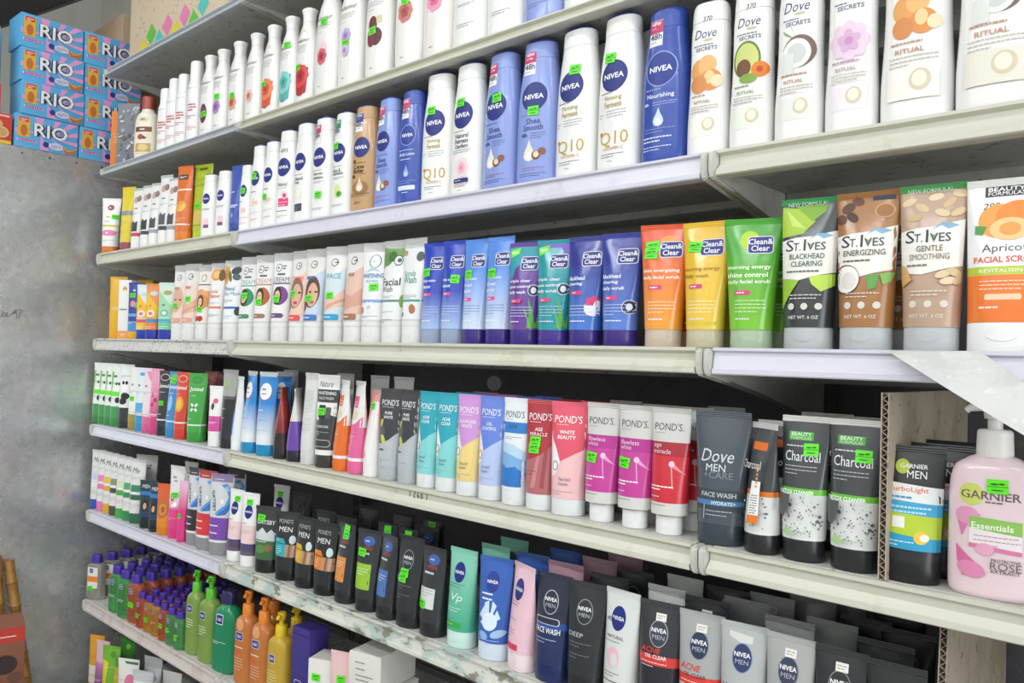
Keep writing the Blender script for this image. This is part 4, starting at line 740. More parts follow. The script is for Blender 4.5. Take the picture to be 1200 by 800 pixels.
tube('blg', 'black tube with silver wrinkled top and green leaf', 182, 52, 36, [(.62, '#303036'), (.66, '#5a5a5e'), (1.01, '#a5a7a2')], '#2a2a30', [E(0, .82, 10, 7, '#9ab86a'), L(0, .5, 26, 1, '#ccc', 4, 1.8), L(0, .38, 26, 1, '#ccc', 4, 1.8)], rough=.24)
tube('whb', 'white tube with blue and black slanting corner', 168, 46, 34, [(1.01, '#eceeee')], '#f0f0f0', [P('#2f86d8', (-.98, .2), (.2, .2), (.2, .5), (-.98, .62)), P('#26282e', (-.98, .62), (.2, .5), (-.2, .75), (-.98, .8))])
def clinic(id, desc, W=56):
    tube(id, desc, 182, W, 38, [(1.01, ('g', '#e9eef2', '#2a8ad8', .22, .62))], '#1f8cc0', [Q(0, .965, W-6, 8, '#d5dade'), E(-.05, .76, 19, 20, '#b83a5e'), E(-.05, .765, 18, 18.5, '#f4f6f8'), T('CLARIS', -.05, .79, 6, '#4a6ab0', 1.0), L(-.05, .735, 22, 1, '#2d3a6a', th=2), L(-.1, .54, 30, 1, '#fff', 4, 2), L(-.1, .42, 36, 2, '#4a8ac8', 4), L(-.1, .3, 34, 2, '#8ab0d0', 4)], cap=.13, bot=.9, crimp='#dde2e6')
clinic('cli', 'sky blue and white tube with roundel')
def wedge(id, desc, hi, lo, capc, vs=.5, H=168, W=52, D=40, extra=(), ring=None):
    tube(id, desc, H, W, D, [(.14, lo), (vs, lo), (1.01, hi)], capc, list(extra), cap=.15, bot=.84, ring=ring)
wedge('we_r', 'dark red tube fading to black, turned side on', ('g', '#7a2a2c', '#c44a40', .35, .9), '#3a2a2c', '#2c2628', .36, 152, extra=[E(0, .62, 14, 10, '#4a2a2a'), L(0, .45, 26, 3, '#e0b0a8', 4)])
wedge('we_p', 'white and purple tube with black cap, turned side on', '#e6e0dc', '#6f4aa8', '#2a2630', .55, 152, extra=[L(0, .35, 22, 2, '#e0d4f0', 4), P('#e6e0dc', (-.9, .5), (.9, .62), (.9, .56), (-.9, .48))])
tube('slab', 'plain white tube with fine print', 186, 54, 34, [(.2, '#dcdcda'), (1.01, '#dfdfdc')], '#d5d5d2', [L(.2, .8, 24, 12, '#b5b5b2', 4), L(.2, .5, 24, 8, '#b5b5b2', 4)], cap=.16)
tube('wfw', 'white and black whitening wash tube with black cap', 184, 58, 38, [(.155, '#f0f0ee'), (.19, '#f0f0ee'), (.72, '#3a3c40'), (.84, '#33353a'), (1.01, '#eeeeec')], '#3e3c3a', [T('Nature', -.1, .90, 12, '#3a3c40', 1.2, sh=.2, bold=0), T('WHITENING', 0, .80, 7, '#e9e9e6', 1.6), T('FACE WASH', 0, .745, 6, '#d0d0cc', 1.3), P('#e6e6e2', (-.9, .7), (.9, .7), (.9, .55), (.3, .58), (-.2, .56), (-.5, .5), (-.9, .52)), Q(-.2, .6, 18, 26, '#2c2d30', 2), Q(.35, .59, 12, 22, '#55585c', 2), T('CHARCOAL', -.1, .44, 5, '#e0e0dc', 1.2), L(-.1, .38, 36, 2, '#bbb', 4), Q(0, .26, 38, 14, '#d0d0cc', 5), Q(0, .26, 36, 12, '#3a3c40', 4.4)], cap=.135)
def swoosh(id, desc, c, capc, c2):
    tube(id, desc, 176, 54, 40, [(.135, c), (.17, '#f0eeec'), (.5, c), (1.01, '#ecebe8')], capc, [P(c, (-.95, .49), (.95, .49), (.95, .62), (.5, .55), (0, .52), (-.95, .58)), Q(-.1, .77, 28, 22, c2, 1), L(-.1, .77, 20, 3, '#fff', 5), E(.1, .63, 12, 10, '#e9d8b8'), L(0, .4, 26, 2, '#fbe6d8', 4), Q(-.3, .28, 22, 10, '#fbe6d8', 4), Q(-.3, .28, 20, 8.4, c, 4)], cap=.13, bot=.86)
swoosh('sw_o', 'white and orange tube turned side on, orange cap', '#e8742a', '#e8742a', '#e8742a')
swoosh('sw_p', 'white and pink tube turned side on, pink cap', '#e56a9e', '#e56a9e', '#e05a92')
tube('sw_w', 'white tube with soft pink face and green sticker', 160, 52, 38, [(.19, '#efeeec'), (1.01, ('g', '#f3eceb', '#eda09a', .3, .75))], '#efeeec', [Q(.55, .5, 22, 120, '#efefed'), P('#d83f5a', (-.7, .55), (-.4, .57), (-.5, .5)), E(-.2, .25, 12, 9, '#f0a8b0')], cap=.16)
def ponds(id, desc, hi, lo, l1, l2=None, tcol='#f6f6f8', capc='#e3e5e6', W=56, mid=None, trim=None, drape='#f0f0f2', H=166):
    pr = [P(hi, (-.99, .96), (.99, .96), (.99, .60), (-.3, .47), (-.55, .56), (-.98, .70)), P(drape, (-.98, .72), (-.55, .58), (-.28, .465), (-.45, .36), (-.98, .3))]
    if mid: pr = mid
    pr += [T("POND'S", -.05, .845, 11, tcol, 1.45, bold=0), L(-.1, .795, 34, 1, tcol, th=.7), T(l1, -.05, .73, 5.4, tcol, min(1.4, .16*len(l1)))]
    if l2: pr += [T(l2, -.05, .685, 5.4, tcol, min(1.4, .16*len(l2)))]
    if not mid: pr += [E(-.55, .43, 5.2, 7, '#c0506a'), E(-.55, .43, 4, 5.6, '#f3f3f4'), T('facial', -.3, .32, 5, '#7a7f92', .6, al=-1, bold=0), T('foam', -.3, .28, 5, '#7a7f92', .5, al=-1, bold=0), L(-.1, .21, 36, 2, '#9aa0b0', 4)]
    tube(id, desc, H, W, 38, [(.165, lo), (1.01, lo)], capc, pr, cap=.145, bot=.86, crimp=hi)
pmid = [P('#3c3e42', (-.99, .96), (.99, .96), (.99, .55), (.2, .44), (-.4, .40), (-.99, .5)), E(-.6, .5, 12, 18, '#55585c'), E(-.3, .44, 5, 10, '#c9d06a', 30), E(-.6, .62, 4, 8, '#b9c45a', -20), L(-.2, .33, 34, 1, '#2a2c30', 4, 3), L(-.2, .22, 34, 2, '#8a9096', 4)]
ponds('po_k', 'silver and charcoal tube with lemon sprigs', '#3c3e42', '#b9bec2', 'PURE', 'WHITE', mid=pmid, capc='#b5babd')
ponds('po_t', 'turquoise and aqua foam tube with white cap', '#2aa6b8', '#86d6d6', 'ACNE', 'CLEAR')
ponds('po_l', 'lilac and yellow foam tube with white cap', '#cf96d6', '#efd488', 'FLAWLESS', 'WHITE')
ponds('po_b', 'cornflower blue foam tube with white cap', '#6a86dc', '#b9c9ee', 'OIL', 'CONTROL')
ponds('po_w', 'white tube with blue dotted fade and blue bar', '#e9eef2', '#e9eef2', 'acne', None, '#4a5058', mid=[P('#2f78c8', (-.9, .17), (.9, .17), (.9, .30), (.4, .36), (-.2, .34), (-.9, .40)), P('#7fb2e2', (-.9, .40), (-.2, .34), (.4, .36), (.9, .30), (.9, .42), (.2, .46), (-.9, .5)), P('#bcd6ee', (-.9, .5), (.2, .46), (.9, .42), (.9, .5), (.2, .56), (-.9, .58)), Q(.0, .72, 50, 17, '#2f80cc'), L(0, .63, 34, 2, GR)])
ponds('po_r', 'dark red age tube with rosy folds at the base', '#b5323f', '#b86a6c', 'AGE', 'MIRACLE', mid=[P('#b0303c', (-.99, .96), (.99, .96), (.99, .62), (.2, .5), (-.99, .42)), P('#c98a88', (-.3, .2), (.0, .2), (.2, .5), (.0, .48)), P('#a04e54', (.3, .2), (.5, .2), (.6, .56), (.4, .53)), L(-.4, .35, 26, 2, '#7a3a40', 5)])
ponds('po_p', 'coral pink foam tube with pale base', '#e2566c', '#f3c2c4', 'WHITE', 'BEAUTY', W=62)
def flawless(id, desc, c, c2, l1, l2):
    tube(id, desc, 168, 56, 40, [(.215, '#d8d6d2'), (.255, '#d8d6d2'), (.62, c), (.73, c2), (1.01, '#cfcdca')], '#e9e9e9', [T("POND'S.", -.05, .85, 10, '#4a4a4c', 1.5, bold=0), L(-.2, .8, 32, 1, '#8a8a8c', th=.7), T(l1, -.75, .695, 6, '#f0d6e8', .13*len(l1), al=-1, bold=0), T(l2, -.75, .655, 6, '#f0d6e8', .13*len(l2), al=-1, bold=0), P('#e6a0d0' if 'mag' in desc else '#f08a8a', (.25, .56), (.34, .57), (.9, .48), (.32, .53)), P('#e6a0d0' if 'mag' in desc else '#f0a0a0', (.2, .56), (.27, .56), (.4, .36), (.33, .38)), E(.25, .56, 4, 4, '#f3c9e2'), L(-.2, .38, 34, 2, '#fff', 4, 1.6), L(-.3, .3, 26, 1, '#fbe0f0'), L(0, .235, 44, 1, '#6a6a6c')], cap=.16, bot=.9, crimp='#c0bebb', capin=.72, ring='#8a86a0')
flawless('fl_m', 'grey and magenta cream tube with ringed cap', '#c9409c', '#b82f90', 'flawless', 'white')
flawless('fl_r', 'grey and crimson cream tube', '#d02c3c', '#a8222f', 'age', 'miracle')
tube('dvm', 'slate grey wide face wash tube with blue stripe', 168, 82, 48, [(1.01, '#49525c')], '#3a434d', [T('Dove', -.05, .665, 16, '#d3d8dc', 1.15, sh=.22, bold=0), T('MEN', -.1, .575, 9, '#dfe3e6', .7, al=0), T('+CARE', .0, .52, 8.5, '#7f8890', 1.05, bold=0), Q(0, .335, 80, 26, '#3c454e'), T('FACE WASH', .05, .375, 6, '#c3c9ce', 1.2), Q(0, .315, 80, 6, '#4a82b0'), T('HYDRATE+', .25, .315, 4.4, '#dfeaf4', .8), L(.1, .255, 36, 2, '#c3c9ce', 5), Q(-.42, .245, 1.2, 18, '#c3c9ce')], cap=.155, bot=.82, rough=.26)
drops = lambda s: [E(random.Random(s+i).uniform(-.86, .86), random.Random(s*7+i).uniform(.18, .445), r, r, '#6a6e70') for i, r in enumerate([2.4, 1.4, 1.2, 1.9, 1.4, 1, .9, 1.5, 2.0, 1.1]+[.8, 1.0, .7, .9, .6]*16)]+[E(random.Random(s+i).uniform(-.86, .86)-.02, random.Random(s*7+i).uniform(.18, .445)+.004, r*.5, r*.5, '#d5d8da') for i, r in enumerate([2.4, 1.4, 1.2, 1.9, 1.4, 1, .9, 1.5, 2.0, 1.1])]
def char(id, desc, c, W=66):
    tube(id, desc, 170, W, 46, [(.17, '#e6e7e5'), (.46, '#e2e3e1'), (.50, c), (1.01, '#43464a')], '#26282b', drops(len(id)+ord(id[-1]))+[P('#55585a', (-.95, .46), (-.35, .46), (-.4, .38), (-.6, .3), (-.95, .33)), Q(-.15, .86, 34, 10, '#4aa83e' if c == '#6cc03a' else c), T('BEAUTY', -.15, .872, 4.4, '#e6f4dc', .85), T('FORMULAS', -.15, .845, 3.4, '#d8ecd0', .85), L(-.2, .79, 36, 1, '#d8d8d8', th=1.4), T('Charcoal', -.05, .72, 12, '#eceeee', 1.45, bold=0), L(-.1, .65, 44, 3, '#b9bcbe', 4.4), T('DETOX CLEANSER', -.1, .48, 4.6, '#fff', 1.4), E(-.4, .21, 5, 5, '#a8d08a'), L(.1, .21, 20, 2, '#9ac08a')], cap=.15, bot=.88, crimp='#d8d8d4', rough=.26)
char('ch_g', 'charcoal tube with lime stripe and bubble print', '#6cc03a')
tube('ch_o', 'charcoal tube with orange stripe, turned side on', 158, 62, 48, [(.17, '#e6e7e5'), (.44, '#e2e3e1'), (.48, '#ea7a2a'), (1.01, '#43464a')], '#26282b', drops(11)+[Q(.5, .4, 14, 50, '#f0f0ee'), L(.5, .45, 10, 10, '#4a4a4a', 3), Q(.5, .27, 14, 10, '#ea7a2a'), Q(0, .82, 34, 10, '#ea7a2a'), T('Charcoal', 0, .68, 10, '#eceeee', 1.3, bold=0)]+[E(.55, .52+i*.03, 1.6, 1.6, '#ea9a5a') for i in range(6)], cap=.15, bot=.88, crimp='#d0d0cc', rough=.26)
tube('gmen', 'black tube with cyan lime label', 146, 72, 44, [(1.01, '#23262a')], '#1d1f22', [E(-.3, .845, 8, 8, '#b9c93a'), T('GARNIER', .05, .85, 4.8, '#e6e8e4', .85), T('MEN', .15, .79, 8, '#f0f0ee', .6, bold=.018), P('#e9ecec', (-.85, .73), (.95, .70), (.95, .58), (-.85, .6)), T('TurboLight', -.1, .675, 7, '#e07a3a', 1.25), L(0, .62, 46, 1, '#4a9ac8', th=2.4), P('#3fa6d0', (-.85, .6), (.95, .58), (.95, .49), (-.85, .51)), L(0, .55, 46, 2, '#bfe4f4', 5, 2), P('#b8d034', (-.85, .51), (.95, .49), (.95, .33), (-.85, .36)), Q(-.35, .44, 14, 12, '#f0efe8'), P('#2f9ec8', (-.85, .36), (.95, .33), (.95, .24), (-.85, .25)), E(.35, .34, 8, 7, '#efc84a'), E(.45, .34, 5, 4, '#f6f0d8'), L(-.3, .3, 32, 2, '#e6f4fa', 4)], cap=.16, bot=.9, crimp='#2a2d30')
pump('gpump', 'pink pump bottle with rose petals and green label at right edge', 200, 88, 52, '#e8d0d6', '#e9e6e2', [E(-.42, .52, 12, 11.5, '#c9d46a'), T('GARNIER', .0, .52, 8.5, '#6f5a5e', 1.3, bold=.012), L(.3, .487, 36, 1, '#7a6a70', th=1.6), P('#d978a6', (-.55, .44), (-.2, .42), (-.5, .36), (-.62, .3), (-.72, .38)), E(-.5, .41, 12, 9, '#df9abc'), P('#8fbf5a', (-.45, .41), (.68, .40), (.68, .33), (-.45, .35)), T('Essentials', .05, .365, 6.5, '#f2f6e6', .9), P('#ece3e6', (-.45, .35), (.68, .33), (.68, .255), (-.45, .275)), L(.15, .315, 44, 3, '#c08a9e', 4.4), P('#dc7aa6', (-.45, .275), (.68, .255), (.68, .235), (-.45, .255)), P('#d96a9c', (-.75, .26), (-.55, .22), (-.1, .14), (-.35, .12), (-.6, .1), (-.72, .18)), E(-.4, .14, 14, 8, '#e08ab0', -10), E(-.1, .25, 9, 6, '#e7a6c2'), T('PROTECTIVE', .35, .2, 3.2, '#6a5a62', .62), T('ROSE', .35, .172, 7.4, '#6a5a62', .66, bold=0), T('EXTRACT', .35, .145, 3.2, '#6a5a62', .62)], bodyv=.72, n=2.7, nr=.2, side=-.9)
# sixth shelf
for i, (c, c2, d) in enumerate((('#3a5ab8', '#c9d2e0', 'with blue cap'), ('#e87ab0', '#ec8ab8', 'with pink panel and cap'), ('#d8a82a', '#e8c43a', 'with yellow panel and cap'), ('#4a5240', '#8a9078', 'with olive panel and cap'), ('#46a83e', '#d3e0b8', 'with bright green cap'), ('#3a8a52', '#5aa86a', 'with dark green cap'), ('#2e6a4e', '#3f8a64', 'with deep green cap'))):
    tube(f'me{i}', f'silver white script tube {d}', 170, 52, 34, [(.165, '#e9e9e6'), (1.01, '#e4e3e0')], c, [T('Me', -.1, .83, 15, '#2a2a2c', .9, sh=.25), L(0, .72, 34, 2, '#8a8a8a', 4), Q(.1, .55, 34, 18, c2), L(.1, .48, 34, 1, '#fff', th=2), Q(.1, .41, 34, 14, c if i else '#e9e9e6'), L(0, .3, 36, 3, '#9a9a9a', 4)], cap=.16, crimp='#d0cfcc', rough=.24)
tube('me7', 'large silver script tube at the end of the white row', 176, 72, 36, [(1.01, '#cfcecb')], '#3a8a60', [T('Mez', -.05, .83, 17, '#26262a', 1.2, sh=.25), L(0, .7, 46, 2, '#8a8a8a', 4)], cap=.16, crimp='#c0bfbc', rough=.22)
tube('menz', 'teal black tube with man portrait', 124, 56, 34, [(.3, '#23272c'), (1.01, '#1f3a44')], '#202428', [T('MENZ', 0, .87, 9, '#e6ecec', 1.3), Q(0, .73, 50, 10, '#2f7ac0'), *face(0, .47, 12, '#2a3a48', '#2a2220', '#d9aa88', '#a86a5c'), P('#2d4468', (-.6, .24), (.6, .24), (.45, .36), (-.45, .36))])
tube('oran', 'orange tube with brown swirl', 128, 56, 34, [(.5, '#e08a26'), (1.01, '#d9602e')], '#d8801f', [E(0, .5, 18, 22, '#b8703a'), E(0, .5, 12, 15, '#d88a3a'), E(.05, .5, 6, 8, '#a05a2a')], cap=.15)
tube('girl', 'tall white and pink tube with girl silhouette', 180, 54, 34, [(.4, '#e2408a'), (.54, ('g', '#e2408a', '#efe9e9', .38, .54)), (1.01, '#e9e6e4')], '#dc3a86', [T('Fair', -.1, .84, 8, '#8a7a7a', .7, sh=.3, bold=0), T('lady', .1, .79, 7, '#8a7a7a', .6, sh=.3, bold=0), *face(-.1, .57, 10, '#f3c3d6', '#3a2a28'), E(.3, .47, 6, 6, '#fff'), E(0, .45, 5, 5, '#fbe0ec'), L(0, .28, 24, 2, '#fbd0e2', 4)])
tube('girs', 'narrow pink tube beside the girl silhouette tube', 150, 40, 32, [(1.01, ('g', '#df3a86', '#efc0d6', .5, .95))], '#dc3a86', [L(0, .4, 20, 2, '#fbd0e2', 4)])
def gats(id, desc, c, c2):
    tube(id, desc, 186, 66, 38, [(.155, '#8a8c8e'), (.185, '#e6e6e4'), (.46, c), (1.01, '#d3d5d8')], '#8f9193', [Q(0, .93, 60, 12, c2), L(0, .93, 40, 1, '#e6e6e4', th=2), P('#5a9ad8', (-.35, .49), (.3, .52), (.9, .6), (.97, .8), (.5, .88), (.0, .86), (.5, .8), (.72, .72), (.5, .62), (.1, .57)), P('#3a72c0', (-.2, .48), (.6, .5), (.95, .6), (.9, .66), (.4, .56)), P('#a8c9e8', (.2, .82), (.6, .86), (.75, .78), (.5, .8)), T('GATSBY', -.45, .66, 9, '#35373c', 1.5, rot=-78), E(.25, .66, 4, 5, '#f0f0f2'), L(-.2, .36, 34, 1, '#fff', 4, 2.4), L(-.2, .27, 30, 1, '#fff', 4, 2.4)], cap=.15, crimp=c2, bot=.9)
gats('ga_k', 'silver wave tube with black base', '#2f3034', '#4a4c50'); gats('ga_r', 'silver wave tube with red base', '#d83a40', '#c84a48'); gats('ga_p', 'silver wave tube with purple base', '#7a4aa8', '#9a86b0')
tube('nvp', 'white tube with navy oval, pink base and silver ring', 160, 52, 36, [(.2, '#6a5a72'), (.29, '#5a4a68'), (.31, '#3a3f86'), (.56, '#f0d3d2'), (1.01, '#f0efee')], '#f0efee', [E(0, .74, 12, 15, NAVY), T('NIVEA', 0, .74, 4.6, '#fff', .8), L(0, .58, 28, 1, INK, 4, 1.6), L(0, .48, 26, 2, '#c98a98', 4)], cap=.15)
tube('gatb', 'black tube with mountain print and green base', 140, 64, 36, [(.5, '#3f6a44'), (1.01, '#33383a')], '#1f2124', [P('#c9d3d3', (-.95, .5), (.95, .48), (.9, .58), (.5, .66), (.2, .6), (-.2, .68), (-.6, .6), (-.95, .62)), T('GATSBY', 0, .76, 9, '#dfe3e3', 1.5), E(-.2, .36, 14, 9, '#5a8a4a'), E(.4, .38, 9, 7, '#8a6a4a'), L(0, .47, 40, 1, '#e6e6e6', th=1.6)], cap=.2)
def pmen(id, desc, c):
    tube(id, desc, 140, 62, 38, [(1.01, '#26282b')], '#1d1f22', [T("POND'S", -.1, .86, 8, '#b9bcbe', 1.1, bold=0), T('MEN', -.05, .745, 10, '#f0f0f0', 1.05, bold=.018), E(.55, .6, 7, 9, '#cfe0e0'), P(c, (-.92, .62), (-.1, .61), (.1, .54), (-.92, .55)), L(-.5, .585, 20, 1, '#e6f2f2', 4, 1.6), P(c, (-.92, .54), (.1, .53), (.1, .35), (-.92, .36)), L(-.5, .49, 20, 4, '#e0f0f0', 4.4), P('#b58f74', (.1, .53), (.95, .52), (.95, .34), (.1, .35)), P('#8a6248', (.35, .53), (.5, .53), (.45, .35), (.3, .35)), P('#d0ad92', (.6, .52), (.75, .52), (.7, .35), (.58, .35))], cap=.15, rough=.34)
pmen('pm_t', 'black tube with turquoise patch and skin strip', '#2aa6b0'); pmen('pm_y', 'black tube with yellow patch and skin strip', '#dcae2e'); pmen('pm_o', 'black tube with orange patch and skin strip', '#e0802e')
def vmen(id, desc, c, wl=False):
    tube(id, desc, 148, 58, 40, [(1.01, '#2e3136' if not wl else '#303338')], '#26292d', [E(.1, .86, 14, 9, '#3f62a8'), L(.1, .86, 18, 1, '#cfd8ee', 4, 2), T('MEN', .1, .775, 6, '#c8532e', .7), T('body milk', 0, .71, 5.4, '#dcdfe2', 1.2), Q(-.1, .43, 38, 46 if not wl else 34, c, 1), L(-.1, .52, 28, 3, '#f4f0e6' if not wl else '#8a8a8a', 4.6)], cap=.16, bot=.92, rough=.38)
vmen('vm_o', 'charcoal tube with orange patch and blue crest', '#dd924a'); vmen('vm_g', 'charcoal tube with lime patch and blue crest', '#96c23a'); vmen('vm_b', 'charcoal tube with blue patch and blue crest', '#4f76b8'); vmen('vm_w', 'charcoal tube with white patch and blue crest', '#d8dad8', True)
def nmen(id, desc, body, logo_c, pr, H=156, W=64, D=42, cap=None, tc='#e6e9ee', fill=None, lab=False):
    p2 = [E(0, .74, 13.5, 17.5, tc), E(0, .74, 12.4, 16.4, fill or logo_c), T('NIVEA', 0, .765, 5.6, '#fff', .68, bold=.018), T('MEN', 0, .71, 5.4, '#b9bec8', .55, bold=0)]+list(pr)
    if lab: p2 += [Q(.05, .875, 15, 10, '#ece9e4'), L(.05, .885, 11, 2, '#a08a80', 3)]
    tube(id, desc, H, W, D, body, cap or '#26282c', p2, cap=.17, bot=.9, rough=.3)
nmen('nm_d', 'black wash tube with thin oval ring', [(1.01, '#2b2e32')], '#2b2e32', [T('DEEP', -.35, .53, 6, '#c9ccd0', .8, bold=0), L(-.1, .46, 38, 2, '#7a7e84', 5), L(-.1, .36, 34, 2, '#7a7e84', 5)], tc='#9aa0a6', cap='#24272b')
nmen('nm_n', 'dark navy wash tube with royal blue band', [(.5, '#22305e'), (.56, '#2a4fa0'), (1.01, '#2a2e42')], '#2a2e42', [Q(-.1, .565, 44, 10, '#e0e4ee', 4), Q(-.1, .565, 42, 8.4, '#2a2e42', 4), T('FACE WASH', -.05, .48, 8, '#f0f3fa', 1.4), L(-.1, .4, 38, 2, '#c3cbe0', 5)], tc='#c9ccd8', cap='#1f2a5c')
nmen('nm_r', 'black wash tube with red band and white price label', [(.48, '#2a2630'), (.56, '#d83a38'), (1.01, '#33343a')], '#3a3f4c', [T('ACNE', -.3, .6, 7, '#e0443c', .9, sh=.2), T('OIL CLEAR', -.05, .55, 5, '#f0f0f0', 1.0), L(-.1, .5, 40, 2, '#fbe0de', 5)], tc='#aeb4bc', lab=True)
nmen('nm_gr', 'silver wash tube with red band and white price label', [(.42, '#aeb0b0'), (.5, '#dc4038'), (1.01, '#a9abab')], '#2c3552', [T('ACNE', -.3, .56, 8, '#dc4038', .9, sh=.2), T('OIL CLEAR', -.1, .5, 5, '#3a3a40', 1.0), L(-.1, .45, 40, 2, '#fbe0de', 5)], tc='#8a9098', lab=True)
nmen('nm_w', 'pale silver whitening wash tube with torn label', [(1.01, '#b5b8b8')], '#2f3a66', [T('WHITE', -.25, .5, 9, '#3a3a40', 1.1, sh=.2), L(0, .42, 40, 2, '#5a5a60', 5), P('#dad8d4', (-.6, .93), (.4, .91), (.4, .86), (-.1, .85), (-.6, .89))], tc='#7a86a8')
nmen('nm_s', 'silver wash tube with white price label at the lower right', [(1.01, '#acaeac')], '#3a4258', [T('ALL IN ONE', 0, .5, 6, '#3a3a40', 1.3)], tc='#8a9098', lab=True)
nmen('nm_k', 'black wash tube with white price label at the lower right', [(1.01, '#2c2e32')], '#2c2e32', [T('DEEP', 0, .5, 6, '#c9ccd0', .8)], tc='#8a9098', lab=True)
def nface(id, desc, body, capc, pr, H=158, W=62, D=42, oc=NAVY, rough=.3):
    tube(id, desc, H, W, D, body, capc, [E(-.05, .76, 12.5, 16.5, oc), T('NIVEA', -.05, .76, 5.2, '#fff', .66, bold=.018)]+list(pr), cap=.17, bot=.9, rough=rough)
nface('nf_m', 'mint green wash tube with navy oval', [(1.01, ('g', '#46b08c', '#86ccb4', .2, .8))], '#cfeae2', [L(-.1, .64, 34, 2, '#2f7a66', 4.6), T('Vp', -.05, .5, 16, '#d6f2ea', .9, sh=.3, bold=0), L(-.1, .4, 30, 2, '#d6f2ea', 4.6), Q(-.2, .235, 40, 9, '#3aa84a', 1), L(-.2, .235, 28, 1, '#c6f0cc', 4)])
nface('nf_b', 'blue wash tube with white lotus and navy oval', [(1.01, '#3763b8')], '#d3e0ee', [L(-.05, .64, 36, 1, '#fff', 4, 2.6), L(-.05, .59, 34, 1, '#fff', 4, 2.6)]+[P('#cfe4f4', (a, b), (c, d), (e, f)) for a, b, c, d, e, f in ((-.7, .42, -.3, .55, -.1, .36), (-.4, .55, -.1, .58, 0, .36), (0, .36, .1, .58, .35, .54), (.1, .36, .4, .5, .6, .42), (-.6, .36, -.1, .4, -.1, .3))]+[E(.0, .38, 14, 14, '#dfeefa'), E(.5, .27, 12, 6, '#a9c8ea', 20), E(-.3, .24, 9, 6, '#8fb6e2', -20), L(-.1, .2, 44, 2, '#c3d8f2', 4)], oc='#27408f')
nface('nf_p', 'baby pink wash tube with navy oval and red band', [(1.01, '#efc6d2')], '#f0dde2', [L(-.2, .64, 26, 2, '#8a5a70', 4.6), L(-.2, .48, 30, 1, '#a87088', 4), L(-.2, .38, 22, 3, '#a87088', 4.6), Q(-.25, .225, 44, 9, '#d83f68', 1)])
nface('nf_w', 'white wash tube with pencilled price and pink swirl', [(1.01, '#dcdedb')], '#dcdedb', [T('409', -.5, .74, 6, '#2c2c34', .5, sh=.2, bold=0), T('NATURAL', -.1, .6, 4.6, '#6a6a72', 1.0, sh=.15), L(-.05, .56, 40, 1, '#5a5a62', 4), E(-.1, .43, 11, 14, '#f0bccb'), E(-.02, .41, 6, 9, '#dcdedb'), L(-.1, .3, 26, 2, '#5a5a62', 4), Q(-.05, .23, 44, 1.4, '#3a3a42')], W=60)
nface('nf_pb', 'mauve pink wash tube behind the baby pink one', [(1.01, '#c79aae')], '#c79aae', [L(0, .62, 30, 1, '#5a3a50', 4, 2)], W=66)
tube('blk', 'plain black wash tube', 156, 64, 40, [(1.01, '#26282b')], '#202225', [E(0, .74, 13, 17, '#7a7e84'), E(0, .74, 12.2, 16.2, '#26282b')], rough=.3)
tube('gry', 'plain silver grey wash tube', 156, 64, 40, [(1.01, '#8f9392')], '#8a8e8d', [L(0, .6, 34, 3, '#5a5e5e', 5)], rough=.25)
# seventh shelf: liquids
def liq(id, desc, col, capc, H=127, W=54, D=34, lab=('#e6e0da', '#e88a3a'), stick=True, prof='flip', trans=.72, k=1.0):
    pr = [Q(0, .5, 36*k, 60*k, lab[0], 3)] if lab else []
    if lab: pr += [Q(0, .47, 36*k, 16*k, lab[1])]
    pr += [Q(-.1, .66, 15*k, 14*k, '#eef', 2.5), Q(-.1, .66, 13*k, 12*k, CC, 2), T('C&C', -.1, .66, 4*k, '#fff', .35), L(-.1, .38, 28*k, 2, '#f4f4f4', 4)]
    bottle(id, desc, H, W, D, prof, col, capc, pr, n=2.8, name='cleanser_bottle', trans=trans, rough=.12)
liq('lq_w', 'clear cleanser bottle with orange label', '#d8d2cc', '#4b34a0', lab=('#e9e4de', '#ec8a3a'))
liq('lq_g', 'green cleanser bottle with violet cap', '#6fcf7c', '#4b34a0', lab=None)
liq('lq_r', 'coral red cleanser bottle with violet cap', '#f08a6a', '#4b34a0', lab=None)
liq('lq_y', 'small amber cleanser bottle with violet cap', '#f2b850', '#4b34a0', H=92, W=44, D=30, lab=None, k=.8)
liq('lq_s', 'small red cleanser bottle with violet cap', '#ea7a58', '#4b34a0', H=92, W=44, D=30, lab=None, k=.8)
liq('lq_v', 'small green cleanser bottle with violet cap', '#7ac880', '#4b34a0', H=90, W=44, D=30, lab=None, k=.8)
liq('lq_d', 'wide dark green body wash bottle with navy cap', '#2fa070', '#2d2a5c', H=182, W=80, D=48, lab=None, prof='oval', k=1.6, trans=.35)
pump('pg', 'olive green pump bottle with lime pump', 200, 62, 42, '#9fbf62', '#5fc02e', [Q(-.1, .55, 22, 18, '#e9ecf6', 3), Q(-.1, .55, 20, 16, CC, 3), T('C&C', -.1, .55, 6, '#fff', .5), L(-.1, .42, 30, 4, '#e6efd8', 6, 1.6)], trans=.4)
pump('pom', 'orange wash pump bottle with orange pump', 202, 62, 42, '#dd8a4a', '#e8862e', [Q(-.1, .52, 24, 18, '#e9ecf6', 3), Q(-.1, .52, 22, 16, '#3a3a88', 3), T('C&C', -.1, .52, 6, '#fff', .5), E(-.1, .64, 12, 12, '#e0a074'), L(-.1, .4, 30, 1, '#fff', 4, 2), Q(-.3, .34, 18, 6, '#e2583a', 2), L(-.1, .28, 30, 5, '#f4dcc6', 6)], trans=.3)
pump('pye', 'yellow wash pump bottle with yellow pump', 186, 62, 42, '#e0bc4a', '#e6c41e', [Q(-.1, .5, 18, 18, '#e9ecf6', 3), Q(-.1, .5, 16, 16, '#4a4a98', 3), T('C&C', -.1, .5, 5, '#fff', .4), L(-.1, .36, 30, 5, '#f7ecc8', 6)], trans=.3)
